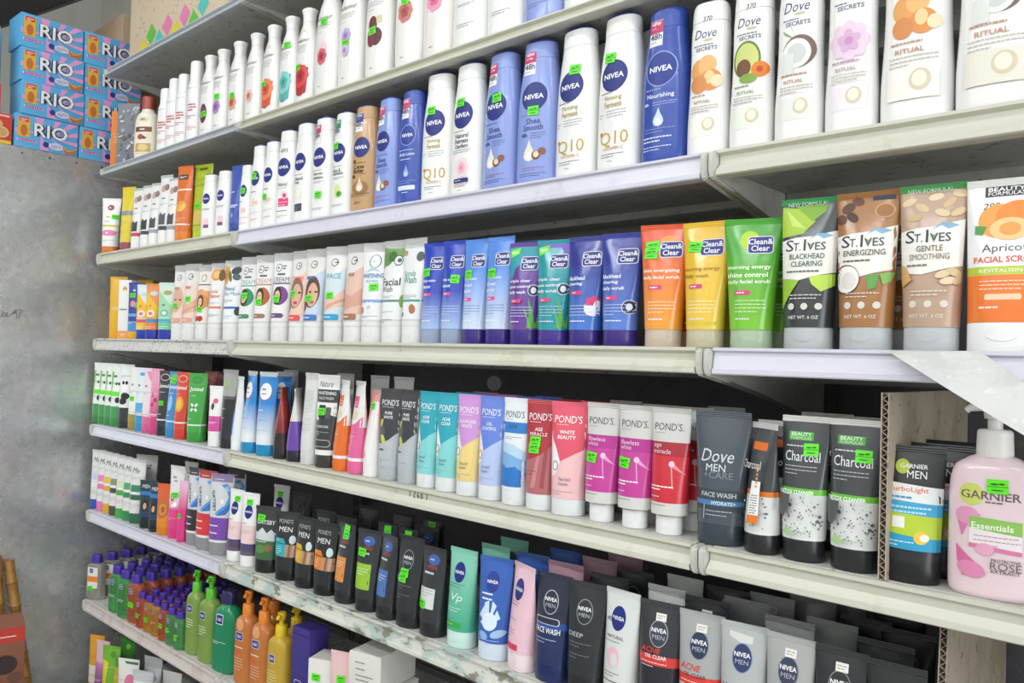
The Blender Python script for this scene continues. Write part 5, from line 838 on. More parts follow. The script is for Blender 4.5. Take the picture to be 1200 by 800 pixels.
carton('pubx', 'tall dark purple carton with white badge', 178, 60, 50, '#3f3384', [Q(0, .93, 58, 2, '#2a2060'), Q(0, .5, 58, 1.2, '#5a4ca0'), Q(-.2, .35, 24, 22, '#e9ecf6', 4), Q(-.2, .35, 22, 20, '#3f3384', 4), T('C&C', -.2, .35, 7, '#fff', .5)])
carton('wbx', 'white jar carton with blush side and green sticker', 138, 60, 60, '#e6e2dd', [L(0, .62, 34, 3, '#9a9a9a', 5), P('#ecc9ca', (.2, 0), (.98, 0), (.98, .5), (.2, .45))], side='#d8cfc6')
carton('wbx2', 'white carton with printed text lines, top of small stack', 66, 74, 110, '#e2dfd9', [L(0, .74, 44, 1, '#6a6a6a', 4, 2), L(0, .56, 40, 1, '#6a6a6a', 4, 2), L(0, .38, 40, 2, '#6a6a6a', 8, 2)])
carton('wbx3', 'white carton with green stickers, bottom of small stack', 118, 96, 112, '#dedbd5', [E(-.6, .35, 9, 12, '#d88a9c'), E(-.6, .35, 5, 7, '#a0406a'), L(.2, .5, 50, 2, '#9a9a9a', 6)])
tube('pkt', 'blush pink cream tube with red monogram', 166, 62, 36, [(1.01, '#ecc6c6')], '#e6d6d4', [T('LP', -.05, .52, 16, '#d84a64', .7), Q(-.35, .36, 18, 10, '#3a4a9c'), L(0, .28, 30, 2, '#a86a78', 4)], bot=.9)
# lowest shelf
simple('lo_o', 'amber and white tube, lowest shelf', [(.45, '#f0e6d8'), (1.01, '#e8a534')], '#e08a2a', '', '#b8702a', H=150, W=52)
simple('lo_p', 'pale pink tube with purple foot, lowest shelf', [(.62, ('g', '#8a4a8c', '#d88abe', .2, .6)), (1.01, '#e9c3c9')], '#7a3f80', '', '#fff', H=146, W=52)
simple('lo_g', 'leaf green tube with yellow flash, lowest shelf', [(1.01, '#7ab83a')], '#4a8a2e', '', '#e6f2c8', H=146, W=60, extra=[P('#e6d83a', (-.9, .2), (-.2, .2), (-.1, .7), (-.9, .75)), E(.3, .85, 9, 9, '#4f9a38')])
simple('lo_k', 'dark green tube, lowest shelf', [(1.01, '#3f8a34')], '#2e6a28', '', '#c9e6b8', H=148, W=56, extra=[E(.2, .85, 8, 8, '#8ac85a')])
simple('lo_y', 'mustard and green tube, lowest shelf', [(.8, '#c9b02e'), (1.01, '#6a9a3a')], '#8a7a2a', '', '#f4ecc0', H=130, W=48)
simple('lo_w', 'white tube with pink berries, lowest shelf', [(1.01, '#e9e7e4')], '#e0dedb', '', '#b0a8a8', H=140, W=66, extra=[P('#3f7a4a', (-.4, .95), (.9, .95), (.9, .9), (-.2, .91)), E(.3, .6, 14, 18, '#e07a9c'), E(.3, .35, 14, 18, '#d85a86'), E(-.3, .4, 7, 12, '#8a4a6a'), E(.7, .5, 7, 9, '#5a9ad0')])
simple('lo_s', 'white crumpled tube with silver top, lowest shelf', [(.8, '#e6e4e2'), (1.01, '#c3c6c8')], '#dad8d6', '', '#a8a8a8', H=134, W=66, extra=[E(.3, .6, 12, 9, '#8fb6d8')])
simple('lo_d', 'white tube with grey photo, lowest shelf', [(1.01, '#dedcd9')], '#d0cecb', '', '#a8a8a8', H=126, W=66, extra=[P('#6a6a6c', (-.8, .7), (.8, .68), (.8, .4), (.2, .5), (-.8, .42)), E(.2, .35, 9, 5, '#c87a8a')])
# boxes and bags of the top left
carton('rio', 'blue and pink striped biscuit carton with white lettering', 95, 167, 100, '#5cb0e2', [P('#ea9cd2', (.2, .5), (.99, .98), (.7, .98)), P('#ea9cd2', (.2, .5), (.99, .75), (.99, .6)), P('#ea9cd2', (.1, .45), (.6, .02), (.85, .02)), P('#ea9cd2', (-.2, .5), (-.4, .98), (-.1, .98)), P('#ea9cd2', (-.2, .5), (-.99, .55), (-.99, .4)), P('#ea9cd2', (.1, .5), (.25, .98), (.45, .98)), P('#ea9cd2', (-.2, .45), (-.2, .02), (.1, .02)), P('#ea9cd2', (.1, .45), (.99, .3), (.99, .42)),
   Q(-.72, .62, 31, 56, '#e8b43a'), Q(-.72, .84, 24, 13, '#d9432f'), L(-.72, .85, 18, 2, '#fff', 5, 2), E(-.72, .52, 9, 16, '#c9703a'),
   T('RIO', .12, .6, 39, '#3a3c58', 1.1, bold=.085), T('RIO', .12, .6, 38, '#f2f2f4', 1.06, bold=.018), E(.46, .6, 5.5, 8, '#8a8fa8'), T('Strawberry', -.55, .22, 10, '#f6e6f2', .8, rot=4), T('Strawberry', -.555, .225, 9, '#d83f98', .78, rot=4), E(-.03, .2, 8, 8, '#2b3a92'), E(.3, .19, 20, 10, '#e9e6f2'), E(.3, .19, 18, 8.4, '#cfcbe4'), L(.3, .2, 26, 2, '#8a86b0', 5, 2), P('#b8763a', (.5, .2), (.7, .1), (.95, .2), (.9, .05), (.6, .03)), P('#d9a05e', (.5, .24), (.72, .15), (.97, .25), (.95, .2), (.7, .1), (.5, .2))], name='biscuit_carton')
carton('redb', 'red biscuit carton with round biscuits, left edge of picture', 84, 130, 90, '#d94a3c', [E(.45, .62, 13, 13, '#e0b078'), E(.6, .38, 19, 16, '#e6be8a'), E(.6, .38, 15, 12, '#d9a668'), Q(0, .06, 128, 9, '#ecc83a'), Q(.2, .93, 90, 4, '#f4d0c8')], name='biscuit_carton')
carton('redc', 'pinkish red pack standing on the red biscuit carton', 82, 60, 80, '#dc5058', [Q(0, .5, 40, 12, '#f0c8c8')], name='snack_pack')
# ------------------------------------------------------------------ setting the products out
PLACED = []
def I(k, id, px, rot=0, gap=10, st=(), back=False, lean=0, dz=0, X=None, Y=None, R0=None):
    PLACED.append(dict(k=k, id=id, px=px, rot=rot, gap=gap, st=st, back=back, lean=lean, dz=dz, X=X, Y=Y))
def row(k, seq, gap=10):
    for e in seq:
        id, px = e[0], e[1]; rot = e[2] if len(e) > 2 else 4; st = e[3] if len(e) > 3 else (); g = e[4] if len(e) > 4 else gap
        I(k, id, px, rot, g, st)
def backs(k, seq):
    for id, px, gap, rot, *st in seq: I(k, id, px, rot, gap, st[0] if st else (), True)
# second shelf
row(0, [('amla', 172, 34), ('slim', 193, 22), ('slimB', 203, 22), ('slimB', 214, 22), ('slimC', 228, 22), ('en_mar', 246, 4, [(.1, .27)]), ('en_lil', 259, 4, [(.1, .42)]), ('en_pea', 279, 2, [(.0, .36)]), ('en_ros', 299, 2), ('en_org', 319, 2, [(-.3, .34)]),
        ('en_teal', 340, 2, [(.2, .68)]), ('en_red', 360, 2, [(-.4, .38)]), ('enL_pk', 386, 2, [(.1, .62)]), ('enL_li', 414, 2, [(0, .36)]), ('enL_ch', 447, 4, [(-.1, .37)]), ('enL_ro', 483, 4, [(.0, .5)]), ('enL_pp', 519, 4, [(0, .56)]), ('nvT_al', 557, 4), ('nvT_wh', 597, 4), ('nvT_bl', 640, 4), ('nvT_w2', 684, 4)], 7)
# third shelf
row(1, [('him', 129, 42, [(.55, .66)]), ('yel1', 149, 22), ('sm1', 161, 14), ('sm2', 172, 14), ('sm4', 182, 14), ('sm3', 193, 16), ('sm4', 203, 14), ('mango', 216, 16), ('lime', 235, 14, [(-.1, .45)], 30), ('nv_smallw', 247, 12, [], 4), ('nv_smallw', 265, 10, [], 4), ('bluet', 279, 10),
        ('nv_pinks', 290, 8, [(0, .6)]), ('nv_pink', 302, 6, [(-.1, .63)]), ('nv_pink', 318, 4, [(-.3, .35)]), ('nv_495', 336, 10), ('nv_cit', 357, 2), ('nv_exp', 380, 4, [(.1, .23)]), ('nv_alo', 406, 2, [(-.3, .67)]), ('nv_cocoa', 430, 12), ('nv_bluelt', 457, 0), ('nv_blue', 484, 8),
        ('nv_q10', 514, 10, [(-.2, .70)]), ('nv_nat', 547, 0, [(-.15, .70)]), ('nv_shea', 586, -2, [(.1, .66)]), ('nv_shea', 630, 10, [(.0, .50)]), ('nv_q10', 678, -2, [(.2, .71)]), ('nv_q10', 729, -2, [(-.2, .72)]), ('nv_nour', 784, 4),
        ('dv_pea', 834, 6), ('dv_avo', 881, 6), ('dv_coc', 938, 6), ('dv_lot', 1000, 6), ('dv_peaL', 1071, 4, [(.0, .70)]), ('dv_cocL', 1161, 4, [(.1, .69)])], 7)
backs(0, [('slimC', 246, 52, 10)])
backs(1, [('nv_nat', 713, 75, 0), ('nv_q10', 768, 75, 0)])
# fourth shelf
row(2, [('sunb', 137, 40), ('thin', 148, 30), ('blu2', 158, 34, [(-.3, .77)]), ('kid1', 168, 28), ('kid2', 179, 28), ('kid3', 195, 28), ('fc_f1', 211, 12, [(-.1, .45)]), ('fc_f2', 224, 14, [(0, .53)]), ('fc_f3', 239, 14, [(0, .40)]), ('cl_or', 254, 14), ('cl_mk', 273, 18),
        ('hc_g', 291, 12, [(-.05, .53)]), ('hc_o', 309, 14, [(-.1, .45)]), ('hc_p', 330, 14, [(-.15, .47)]), ('fc_pe', 351, 6, [(-.3, .52)]), ('fc_bl', 369, 12, [(-.2, .46)]), ('fc_fw', 393, 16, [(-.2, .48)]), ('fc_pk', 416, 4), ('wh_bl', 438, 14, [(.2, .55)]), ('fa_gr', 464, 8), ('sc_gr', 487, 4),
        ('cc_deep', 506, 8, [(-.5, .70)]), ('cc_deep', 532, 8, [(.3, .62)]), ('cc_deepl', 556, 4, [(-.4, .66)]), ('cc_deepl', 581, 4, [(-.4, .66)]), ('cc_pur', 611, 10), ('cc_tea', 647, 10), ('cc_bk1', 686, 4), ('cc_bk2', 726, 8), ('cc_ora', 777, 14, [(-.45, .82), (-.5, .76)]),
        ('cc_yel', 826, 4, [(-.4, .80)]), ('cc_gre', 880, 14), ('iv_bl', 949, 8), ('iv_co', 1012, 4), ('iv_oa', 1099, 4), ('apri', 1168, 4)])
backs(2, [('iv_co', 1058, 75, 0), ('cc_gre', 912, 80, 4), ('cc_oraB', 802, 75, 4), ('cc_deepl', 618, 70, 4), ('cc_yel', 842, 70, 10), ('sunb', 151, 90, 30), ('sunb', 168, 95, 30), ('hc_o', 362, 70, 8)])
# fifth shelf
row(3, [('pan', 117, 22), ('pan', 123, 22), ('pan', 129, 22), ('pan', 136, 22), ('panb', 147, 22), ('mu_y', 158, 14, [(.0, .5)]), ('mu_b', 166, 14), ('mu_p', 174, 14), ('mu_m', 182, 14), ('ju_k', 192, 18, [(0, .5)]), ('ju_b', 203, 10, [(.1, .85)]), ('ju_r', 213, 14), ('ju_g', 230, 24), ('whp', 254, 20, [], 4), ('blg', 267, 12), ('whb', 278, -14), ('cli', 292, -10), ('cli', 312, 12),
        ('we_r', 331, -46), ('we_p', 347, -48), ('slab', 363, -4), ('wfw', 382, 14, [(-.25, .6)]), ('sw_o', 402, -20), ('sw_p', 422, -18), ('sw_w', 438, -20, [(.2, .82)]), ('po_k', 459, 12), ('po_k', 480, 0), ('po_t', 499, 2), ('po_t', 524, 8), ('po_l', 550, 8), ('po_b', 576, 6), ('po_w', 601, 2), ('po_r', 629, 10, [(-.2, .62), (-.25, .555)]), ('po_p', 664, 14),
        ('fl_m', 705, 6, [(-.45, .54)]), ('fl_m', 744, 6, [(-.45, .53)]), ('fl_r', 784, 8), ('dvm', 850, 8), ('ch_o', 891, -30, [], 6), ('ch_g', 939, 4, [(.3, .77)]), ('ch_g', 996, 2, [(.35, .76)]), ('gmen', 1074, 8), ('gpump', 1154, 4, [(.15, .57)])])
backs(3, [('ju_m', 246, 26, 10), ('ju_m', 258, 60, 10), ('slab', 338, 70, 4), ('slab', 402, 80, 4), ('slab', 442, 75, 4), ('slab', 470, 70, 4), ('po_t', 545, 60, 4), ('po_l', 566, 62, 4), ('po_l', 594, 62, 4), ('po_b', 618, 62, 2), ('po_b', 640, 64, 2), ('po_r', 668, 62, 4), ('po_p', 698, 60, 4), ('fl_m', 730, 62, 4), ('fl_m', 770, 62, 4), ('fl_r', 812, 60, 4), ('fl_r', 848, 120, 4),
          ('blk', 880, 80, 4), ('ch_o', 912, 66, 0), ('ch_g', 966, 70, 2), ('ch_g', 1014, 70, 2), ('gmen', 1098, 62, 2), ('gmen', 1120, 120, 2), ('cli', 330, 66, 4)])
# sixth shelf
row(4, [(f'me{i}', p, 24) for i, p in enumerate((114, 122, 129, 136, 143, 152, 160))]+[('menz', 173, 28, [], 6), ('menz', 184, 20, [], 6), ('oran', 193, 24, [], 6), ('girl', 206, 14, [(.2, .6)]), ('girs', 215, 10, [(0, .42)], 4), ('ga_k', 226, 14), ('ga_r', 240, 14), ('ga_p', 258, 24), ('nvp', 276, 8, [(.2, .87)]), ('nvp', 292, 14, [(0, .87)]), ('gatb', 312, 22, [(-.4, .82)]),
        ('pm_t', 336, 24), ('pm_y', 358, 6), ('pm_o', 381, 12), ('vm_o', 405, -6, [(.1, .86), (.1, .94)]), ('vm_g', 431, 10, [(-.35, .72)]), ('vm_b', 454, -10), ('nm_d', 480, 4, [(-.1, .6), (-.2, .54)]), ('vm_w', 507, 0, [(-.4, .36)]), ('nf_m', 541, 2), ('nf_b', 582, 12), ('nf_p', 612, -18), ('nm_n', 648, 4), ('nm_d', 687, 8), ('nf_w', 727, -4), ('nm_r', 774, 8), ('nm_gr', 822, 6), ('nm_w', 872, 8), ('nm_s', 922, 2), ('nm_k', 985, 4), ('blk', 1040, 4)])
backs(4, [('me7', 170, 44, 26), ('girl', 222, 70, 10), ('ga_k', 275, 70, 10), ('nvp', 328, 120, 12, [(0, .87)]), ('blk', 352, 110, 10), ('pm_t', 380, 80, 8), ('pm_o', 404, 70, 6), ('blk', 430, 130, 6), ('vm_g', 452, 70, 2, [(.1, .93)]), ('vm_b', 476, 70, 0, [(.1, .93)]), ('vm_w', 500, 72, 0), ('blk', 470, 140, 4), ('blk', 505, 140, 4, [(0, .9)]), ('nf_m', 578, 70, 4), ('nf_m', 600, 130, 4), ('nf_b', 622, 72, 8), ('nf_b', 660, 135, 6), ('nf_pb', 660, 68, 6), ('nf_pb', 700, 130, 4), ('nf_pb', 730, 190, 4), ('nm_d', 712, 66, 4), ('nm_d', 742, 120, 4), ('nf_w', 778, 72, 2), ('nf_w', 800, 140, 2),
          ('nm_r', 826, 70, 4), ('nm_r', 850, 136, 4), ('gry', 872, 72, 4), ('nm_gr', 902, 130, 4), ('gry', 922, 72, 4), ('gry', 950, 135, 4), ('gry', 972, 74, 2), ('gry', 985, 200, 4), ('blk', 1012, 140, 2), ('blk', 1035, 74, 2), ('blk', 1052, 205, 2), ('blk', 1062, 138, 2)])
# seventh shelf
row(5, [('lq_w', 112, 26, [(-.2, .26)], 4), ('lq_g', 137, 12, [], 4), ('lq_g', 148, 12, [], 2), ('lq_r', 160, 14, [(0, .38)], 4), ('lq_s', 168, 10, [(-.2, .34)], 2), ('lq_y', 176, 10, [(0, .34)], 2), ('lq_y', 184, 10, [], 2), ('lq_s', 192, 10, [(0, .4)], 2), ('lq_v', 201, 10, [(-.2, .4)], 2), ('lq_v', 212, 10, [(-.2, .3)], 2), ('pg', 227, 12), ('pg', 245, 8), ('lq_d', 266, 12), ('pom', 290, 10), ('pom', 308, 10), ('pye', 325, 8), ('pubx', 363, 4, [], 14), ('wbx', 380, 24, [(-.35, .75)], 6), ('pkt', 402, 20, [(.0, .7)], 4)])
I(5, 'pye', 345, 8, 60, (), True); I(5, 'pom', 318, 8, 64, (), True)
I(5, 'wbx3', 443, 12, 8, [(-.7, .84), (-.2, .8)]); I(5, 'wbx2', 448, 14, 10, (), dz=.1195)
def column(k, id, px, rot, gap, n, pitch):
    """a file of packs running straight back from the front one"""
    K = KINDS[id]; rz = R(rot); y = gap/1e3+math.hypot(K['D']/2*math.cos(rz), K['W']/2*math.sin(rz)*.8); x = x_at(px, y, Z[k])
    for i in range(1, n+1):
        I(k, id, project((x, y+i*pitch, Z[k]))[0], rot, gap+i*pitch*1e3, (), True); PLACED[-1]['fr'] = next(q for q in PLACED if (q['k'], q['id'], q['px'], q['back']) == (k, id, px, False))
for id_, px_, rot_, gap_, n_, pt_ in (('lq_w', 112, 26, 4, 5, .043), ('lq_g', 137, 12, 4, 5, .039), ('lq_g', 148, 12, 2, 5, .039), ('lq_r', 160, 14, 4, 6, .039), ('lq_s', 168, 10, 2, 6, .034), ('lq_y', 176, 10, 2, 6, .034), ('lq_y', 184, 10, 2, 5, .034), ('lq_s', 192, 10, 2, 5, .034), ('lq_v', 201, 10, 2, 4, .034), ('lq_v', 212, 10, 2, 3, .034)):
    column(5, id_, px_, rot_, gap_, n_, pt_)
# lowest shelf
row(6, [('lo_o', 112, 26, [], 4), ('lo_p', 119, 20, [], 4), ('lo_g', 129, 26, [], 4), ('lo_y', 139, 10, [], 4), ('lo_w', 149, 30, [], 4), ('lo_s', 166, 26, [], 4), ('lo_d', 184, 26, [], 4), ('lo_w', 206, 20, [], 4), ('lo_s', 228, 20, [], 4)])
backs(6, [('lo_k', 148, 60, 20), ('lo_s', 178, 66, 20), ('lo_d', 200, 66, 20)])
ORD = ['first', 'second', 'third', 'fourth', 'fifth', 'sixth', 'seventh', 'eighth', 'ninth', 'tenth', 'eleventh', 'twelfth', 'thirteenth', 'fourteenth', 'fifteenth']
NUM = ['', 'one', 'two', 'three', 'four', 'five', 'six', 'seven', 'eight', 'nine', 'ten', 'eleven', 'twelve', 'thirteen', 'fourteen', 'fifteen']
SHELF = {k: ('lowest shelf' if k == 6 else NTH[k]+' shelf down') for k in NTH}
def z_range(e, H):
    h = H*1e3
    if e[0] == 'E': r = max(e[3], e[4]) if e[6] else e[4]; return e[2]*h-r, e[2]*h+r
    if e[0] == 'F': r = max(e[5], e[6]); return e[2]*h+e[4]-r, e[2]*h+e[4]+r
    if e[0] == 'Q': r = (math.hypot(e[3], e[4]) if e[7] else e[4])/2; return e[2]*h-r, e[2]*h+r
    if e[0] == 'P': return min(p[1] for p in e[1])*h, max(p[1] for p in e[1])*h
    if e[0] == 'L': return e[2]*h-(e[4]-1)*e[6]-1, e[2]*h+1
    r = e[4]*(.5 if not e[10] else 2.6); return e[3]*h-r, e[3]*h+r
def print_clusters(el, H):
    """prints that stand apart up the pack become parts of their own"""
    spans = sorted((z_range(e, H)+(i,) for i, e in enumerate(el))); out = []; top = -1e9
    for a, b, i in spans:
        if a > top+2.5: out.append([])
        out[-1].append(i); top = max(top, b)
    return [[el[i] for i in sorted(g)] for g in out]
def build_kind_meshes(K, id):
    if 'meshes' not in K:
        K['meshes'] = list(K['parts'])
        for g in (print_clusters(K['pr'], K['H']) if K['pr'] else []): K['meshes'].append(('label_print', build_print('label_print', g, K['S'], K['W'], K['H'])))
    return K['meshes']
STK = {}
def put(name, K, id, loc, rz, st, label, group):
    t = thing(name, label, K['cat'], loc, rz, group)
    made = {}
    for pn, me, *up in build_kind_meshes(K, id): made[pn] = add(pn, me, made[up[0]] if up else t)
    for s in st:
        key = (id,)+tuple(s)
        if key not in STK: STK[key] = build_sticker(K['S'], K['W'], K['H'], s[0], s[1], random.Random(str(key)).uniform(-7, 7), K['sw'], K['sw']*.72)
        add('price_sticker', STK[key], t)
    return t
from collections import defaultdict
fam = defaultdict(list)
for p in PLACED: fam[(p['k'], p['id'], p['back'])].append(p)
kcount = defaultdict(set)
for p in PLACED: kcount[p['id']].add((p['k'], p['back']))
def clip(words):
    return ' '.join(words)
for (k, id, bk), ps in fam.items():
    K = KINDS[id]; ps.sort(key=lambda p: (p['px']))
    for i, p in enumerate(ps):
        d = K['desc'].split(', lowest shelf')[0]; n = len(ps)
        core = ('back-row ' if bk else '')+d
        where = SHELF[k]; pos = ''
        if n > 1: pos = f'{ORD[i]} of {NUM[n]} from left'
        elif not bk and len(kcount[id]) > 1: pos = 'front one'
        lab = ', '.join(x for x in (core, pos, where) if x)
        ws = lab.split()
        if len(ws) > 16:
            if bk: d2 = ' '.join(d.split()[:6])
            else: d2 = d
            over = len(', '.join(x for x in (('back-row ' if bk else '')+d2, pos, where) if x).split())-16
            dw = d2.split()
            if over > 0: dw = dw[:len(dw)-over]
            while dw[-1].strip(',') in ('with', 'and', 'the', 'of', 'a', 'in', 'at', 'to', 'behind', 'beside', 'on', 'white', 'dark', 'navy', 'green'): dw.pop()
            lab = ', '.join(x for x in (('back-row ' if bk else '')+' '.join(dw).rstrip(','), pos, where) if x)
        p['label'] = lab
for p in PLACED:
    K = KINDS[p['id']]; rz = R(p['rot'])
    hd = math.hypot(K['D']/2*math.cos(rz), K['W']/2*math.sin(rz)*.8)
    y = p['gap']/1e3+hd; z = Z[p['k']]+p['dz']
    x = x_at(p['px'], y, z)
    p['xyz'] = (x, y, z)
def halfs(p, zz):
    K = KINDS[p['id']]; S = K['S']; f_ = p['s']
    if isinstance(S, Flat): return K['W']/2*f_, K['D']/2*f_, 12.0
    a, b = S.at(zz); return a*f_, b*f_, S.n
def hit(p, q):
    P_, Q_ = KINDS[p['id']], KINDS[q['id']]
    dx, dy = q['xyz'][0]-p['xyz'][0], q['xyz'][1]-p['xyz'][1]
    if math.hypot(dx, dy) > (P_['W']+Q_['W']+P_['D']+Q_['D'])/3: return False
    z0 = max(p['xyz'][2], q['xyz'][2]); z1 = min(p['xyz'][2]+P_['H'], q['xyz'][2]+Q_['H'])
    if z1 <= z0+.002: return False
    for A, B in ((p, q), (q, p)):
        ra, rb = R(A['rot']), R(B['rot'])
        for i in range(7):
            zz = z0+.004+(z1-z0-.006)*i/6; a, b, n = halfs(A, zz-A['xyz'][2]); c, d, m = halfs(B, zz-B['xyz'][2])
            mg = .0028 if n > 2.5 else .0012; a += mg; b += mg
            for j in range(32):
                t = 2*math.pi*j/32; cx, sx = math.cos(t), math.sin(t)
                lx, ly = a*math.copysign(abs(cx)**(2/n), cx), b*math.copysign(abs(sx)**(2/n), sx)
                wx = A['xyz'][0]+lx*math.cos(ra)-ly*math.sin(ra)-B['xyz'][0]; wy = A['xyz'][1]+lx*math.sin(ra)+ly*math.cos(ra)-B['xyz'][1]
                ux, uy = wx*math.cos(rb)+wy*math.sin(rb), -wx*math.sin(rb)+wy*math.cos(rb)
                if abs(ux/(c+mg))**m+abs(uy/(d+mg))**m < 1: return True
    return False
for p in PLACED: p['s'] = 1.0; p['x0'] = p['xyz'][0]
def shift(p, dx, lim): 
    x, y, z = p['xyz']; nx = min(max(x+dx, p['x0']-lim), p['x0']+lim); p['xyz'] = (nx, y, z)
def settle(k):
    ps = [p for p in PLACED if p['k'] == k]; fr = sorted((p for p in ps if not p['back'] and not p['dz']), key=lambda p: p['x0'])
    for r_ in range(70):      # neighbours in the front row: sidle apart, then take a slightly slimmer pack
        moved = 0
        for i, p in enumerate(fr):
            for q in fr[i+1:i+3]:
                if not hit(p, q): continue
                moved += 1; shift(p, -.0007, .007); shift(q, .0007, .007)
                if r_ > 14:
                    for o_ in (p, q): o_['s'] = max(.80, o_['s']*.994)
        if not moved: break
    for p in ps:
        if 'fr' in p: p['s'] = p['fr']['s']; p['xyz'] = (p['fr']['xyz'][0], p['xyz'][1], p['xyz'][2]); p['px'] = project(p['xyz'])[0]
    for r_ in range(140):      # rows behind: set deeper
        moved = 0
        for i, p in enumerate(ps):
            for q in ps[i+1:]:
                if p['dz'] != q['dz'] or not hit(p, q): continue
                b_ = p if (p['back'], p['xyz'][1], -p['px']) > (q['back'], q['xyz'][1], -q['px']) else q
                y = b_['xyz'][1]+.003
                if y+KINDS[b_['id']]['D']/2 > .375: b_ = q if b_ is p else p; y = b_['xyz'][1]-.003
                b_['xyz'] = (x_at(b_['px'], y, b_['xyz'][2]), y, b_['xyz'][2]); moved += 1
        if not moved: break
    return moved
for k in sorted(set(p['k'] for p in PLACED)):
    settle(k)
for p in PLACED:      # nothing passes through the metal cabinet
    K = KINDS[p['id']]; hx = p['s']*math.hypot(K['W']/2*math.cos(R(p['rot'])), K['D']/2*math.sin(R(p['rot'])))
    if p['xyz'][0]-hx < PX+.002: p['xyz'] = (PX+.002+hx,)+tuple(p['xyz'][1:])
for p in PLACED:
    K = KINDS[p['id']]
    n = len([q for q in PLACED if q['id'] == p['id']])
    put(K['name'], K, p['id'], p['xyz'], R(p['rot']), p['st'], p['label'], (K['desc'].split(',')[0][:60] if n > 1 else None)).scale = (p['s'], p['s'], 1)
# ------------------------------------------------------------------ biscuit cartons on the cabinet and other goods at the left
def rio(y0, z, dx, label, rz=0):
    put('biscuit_carton', KINDS['rio'], 'rio', (PX-.052+dx, y0+.0835, z), R(90+rz), (), label, 'striped biscuit cartons on the metal cabinet')
ZR = PTOP+.001
RN = ['bottom', 'second', 'third', 'fourth']
for j, (ya, dxa, yb, dxb) in enumerate(((-.213, 0, -.042, .0), (-.201, .003, -.030, .003), (-.204, 0, -.033, -.003), (-.209, -.002, -.038, -.004))):
    rio(ya, ZR+j*.0962, dxa, f'striped blue pink biscuit carton, {RN[j]} row up, stack away from shelves', (0, 1, -1, 1)[j])
    rio(yb, ZR+j*.0962, dxb, f'striped blue pink biscuit carton, {RN[j]} row up, stack touching the shelves', (0, -1, 0, 1)[j])
put('biscuit_carton', KINDS['redb'], 'redb', (PX-.048, -.284, ZR), R(90), (), KINDS['redb']['desc'], None)
put('snack_pack', KINDS['redc'], 'redc', (PX-.052, -.277, ZR+.0855), R(90), (), KINDS['redc']['desc'], None)
def big_box(name, label, cat, x0, x1, y0, y1, z0, z1, c, patches=(), axis='x'):
    t = thing(name, label, cat, ((x0+x1)/2, (y0+y1)/2, z0)); a, b, h = (x1-x0)/2, (y1-y0)/2, z1-z0
    add('body', box_me('body', worn('cardboard_'+name, c, c, '#b59e80', 9, .5, .6, .75), -a, a, -b, b, 0, h, bev=.002), t)
    add('tape', box_me('tape', mat('#c2a982', .3), -a-.0006, a+.0006, -.024, .024, h-.05, h+.0006), t)
    for (u, v, wd, hh, col, rot) in patches:
        m = mat(col, .5); V = []; ca, sa = math.cos(R(rot)), math.sin(R(rot))
        for sx, sz in ((-1, -1), (1, -1), (1, 1), (-1, 1)):
            p_, q_ = sx*wd/2, sz*hh/2; V.append((u+p_*ca-q_*sa, v+p_*sa+q_*ca))
        if axis == 'x': vv = [(a+.0008, p_, q_) for p_, q_ in V]
        else: vv = [(p_, -b-.0008, q_) for p_, q_ in V]
        add('printed_patch', mk('printed_patch', vv, [(0, 1, 2, 3)], [m], smooth=False), t)
    return t
big_box('shipping_carton', 'plain tan shipping carton behind the striped biscuit cartons', 'box', PX-.40, PX-.12, .115, .355, ZR, ZR+.52, '#cdb092')
big_box('gift_carton', 'cream carton with coloured diamond print on the top shelf', 'box', .02, .62, .055, .30, Z[-1]+.0005, Z[-1]+.36, '#d8c6aa',
        [(-.20+i*.052, .05+(.03 if i % 2 else 0), .045, .045, c, 45) for i, c in enumerate(('#e6d23a', '#6ac24a', '#5ac8c0', '#e884b4', '#e6d23a', '#e884b4', '#6ac24a', '#5ac8c0'))]+[(-.1, .24, .04, .09, '#3a8a52', 0), (.12, .22, .05, .05, '#e884b4', 45)], 'y')
bottle('dgb', 'dark green bottle on the top shelf beside the cream carton', 190, 62, 44, 'oval', '#2f6a42', '#24502f', [Q(0, .4, 40, 50, '#7fae6a', 3)], name='green_bottle')
carton('pkb', 'bright pink carton on the top shelf', 150, 70, 60, '#e690bc', [Q(0, .6, 50, 40, '#f0c0d6', 2), L(0, .6, 36, 4, '#b84a86', 6)], name='pink_carton')
put('green_bottle', KINDS['dgb'], 'dgb', (.655, .09, Z[-1]), 0, (), KINDS['dgb']['desc'], None)
put('pink_carton', KINDS['pkb'], 'pkb', (.735, .06, Z[-1]), R(6), (), KINDS['pkb']['desc'], None)
# orange pack and grey patterned pouch at the end of the second shelf
carton('orp', 'thin orange pack wedged at the left end of the second shelf', 170, 46, 12, '#e8862e', [L(0, .6, 30, 4, '#f6d0a0', 8, 2)], name='orange_pack')
carton('gyp', 'grey speckled pouch between orange pack and cream bottle', 186, 66, 34, '#7c8088', [E(random.Random(i).uniform(-.85, .85), random.Random(i+50).uniform(.05, .95), random.Random(i+9).uniform(3, 8), random.Random(i+7).uniform(2, 6), ('#a8adb2', '#54585f', '#c3c7c6', '#8f7f72')[i % 4], i*40) for i in range(34)], name='grey_pouch')
carton('mgp', 'magenta pack tucked behind the cream bottle', 150, 50, 30, '#b83a72', [L(0, .7, 30, 3, '#f0b8d0', 7, 2)], name='magenta_pack')
for id, px, gp, rot in (('orp', 139, 6, 62), ('gyp', 152, 8, 40), ('mgp', 168, 90, 30)):
    K = KINDS[id]; hd = K['D']/2+K['W']/2*math.sin(R(rot)); y = gp/1e3+hd; put(K['name'], K, id, (x_at(px, y, Z[0]), y, Z[0]), R(rot), (), K['desc'], None)
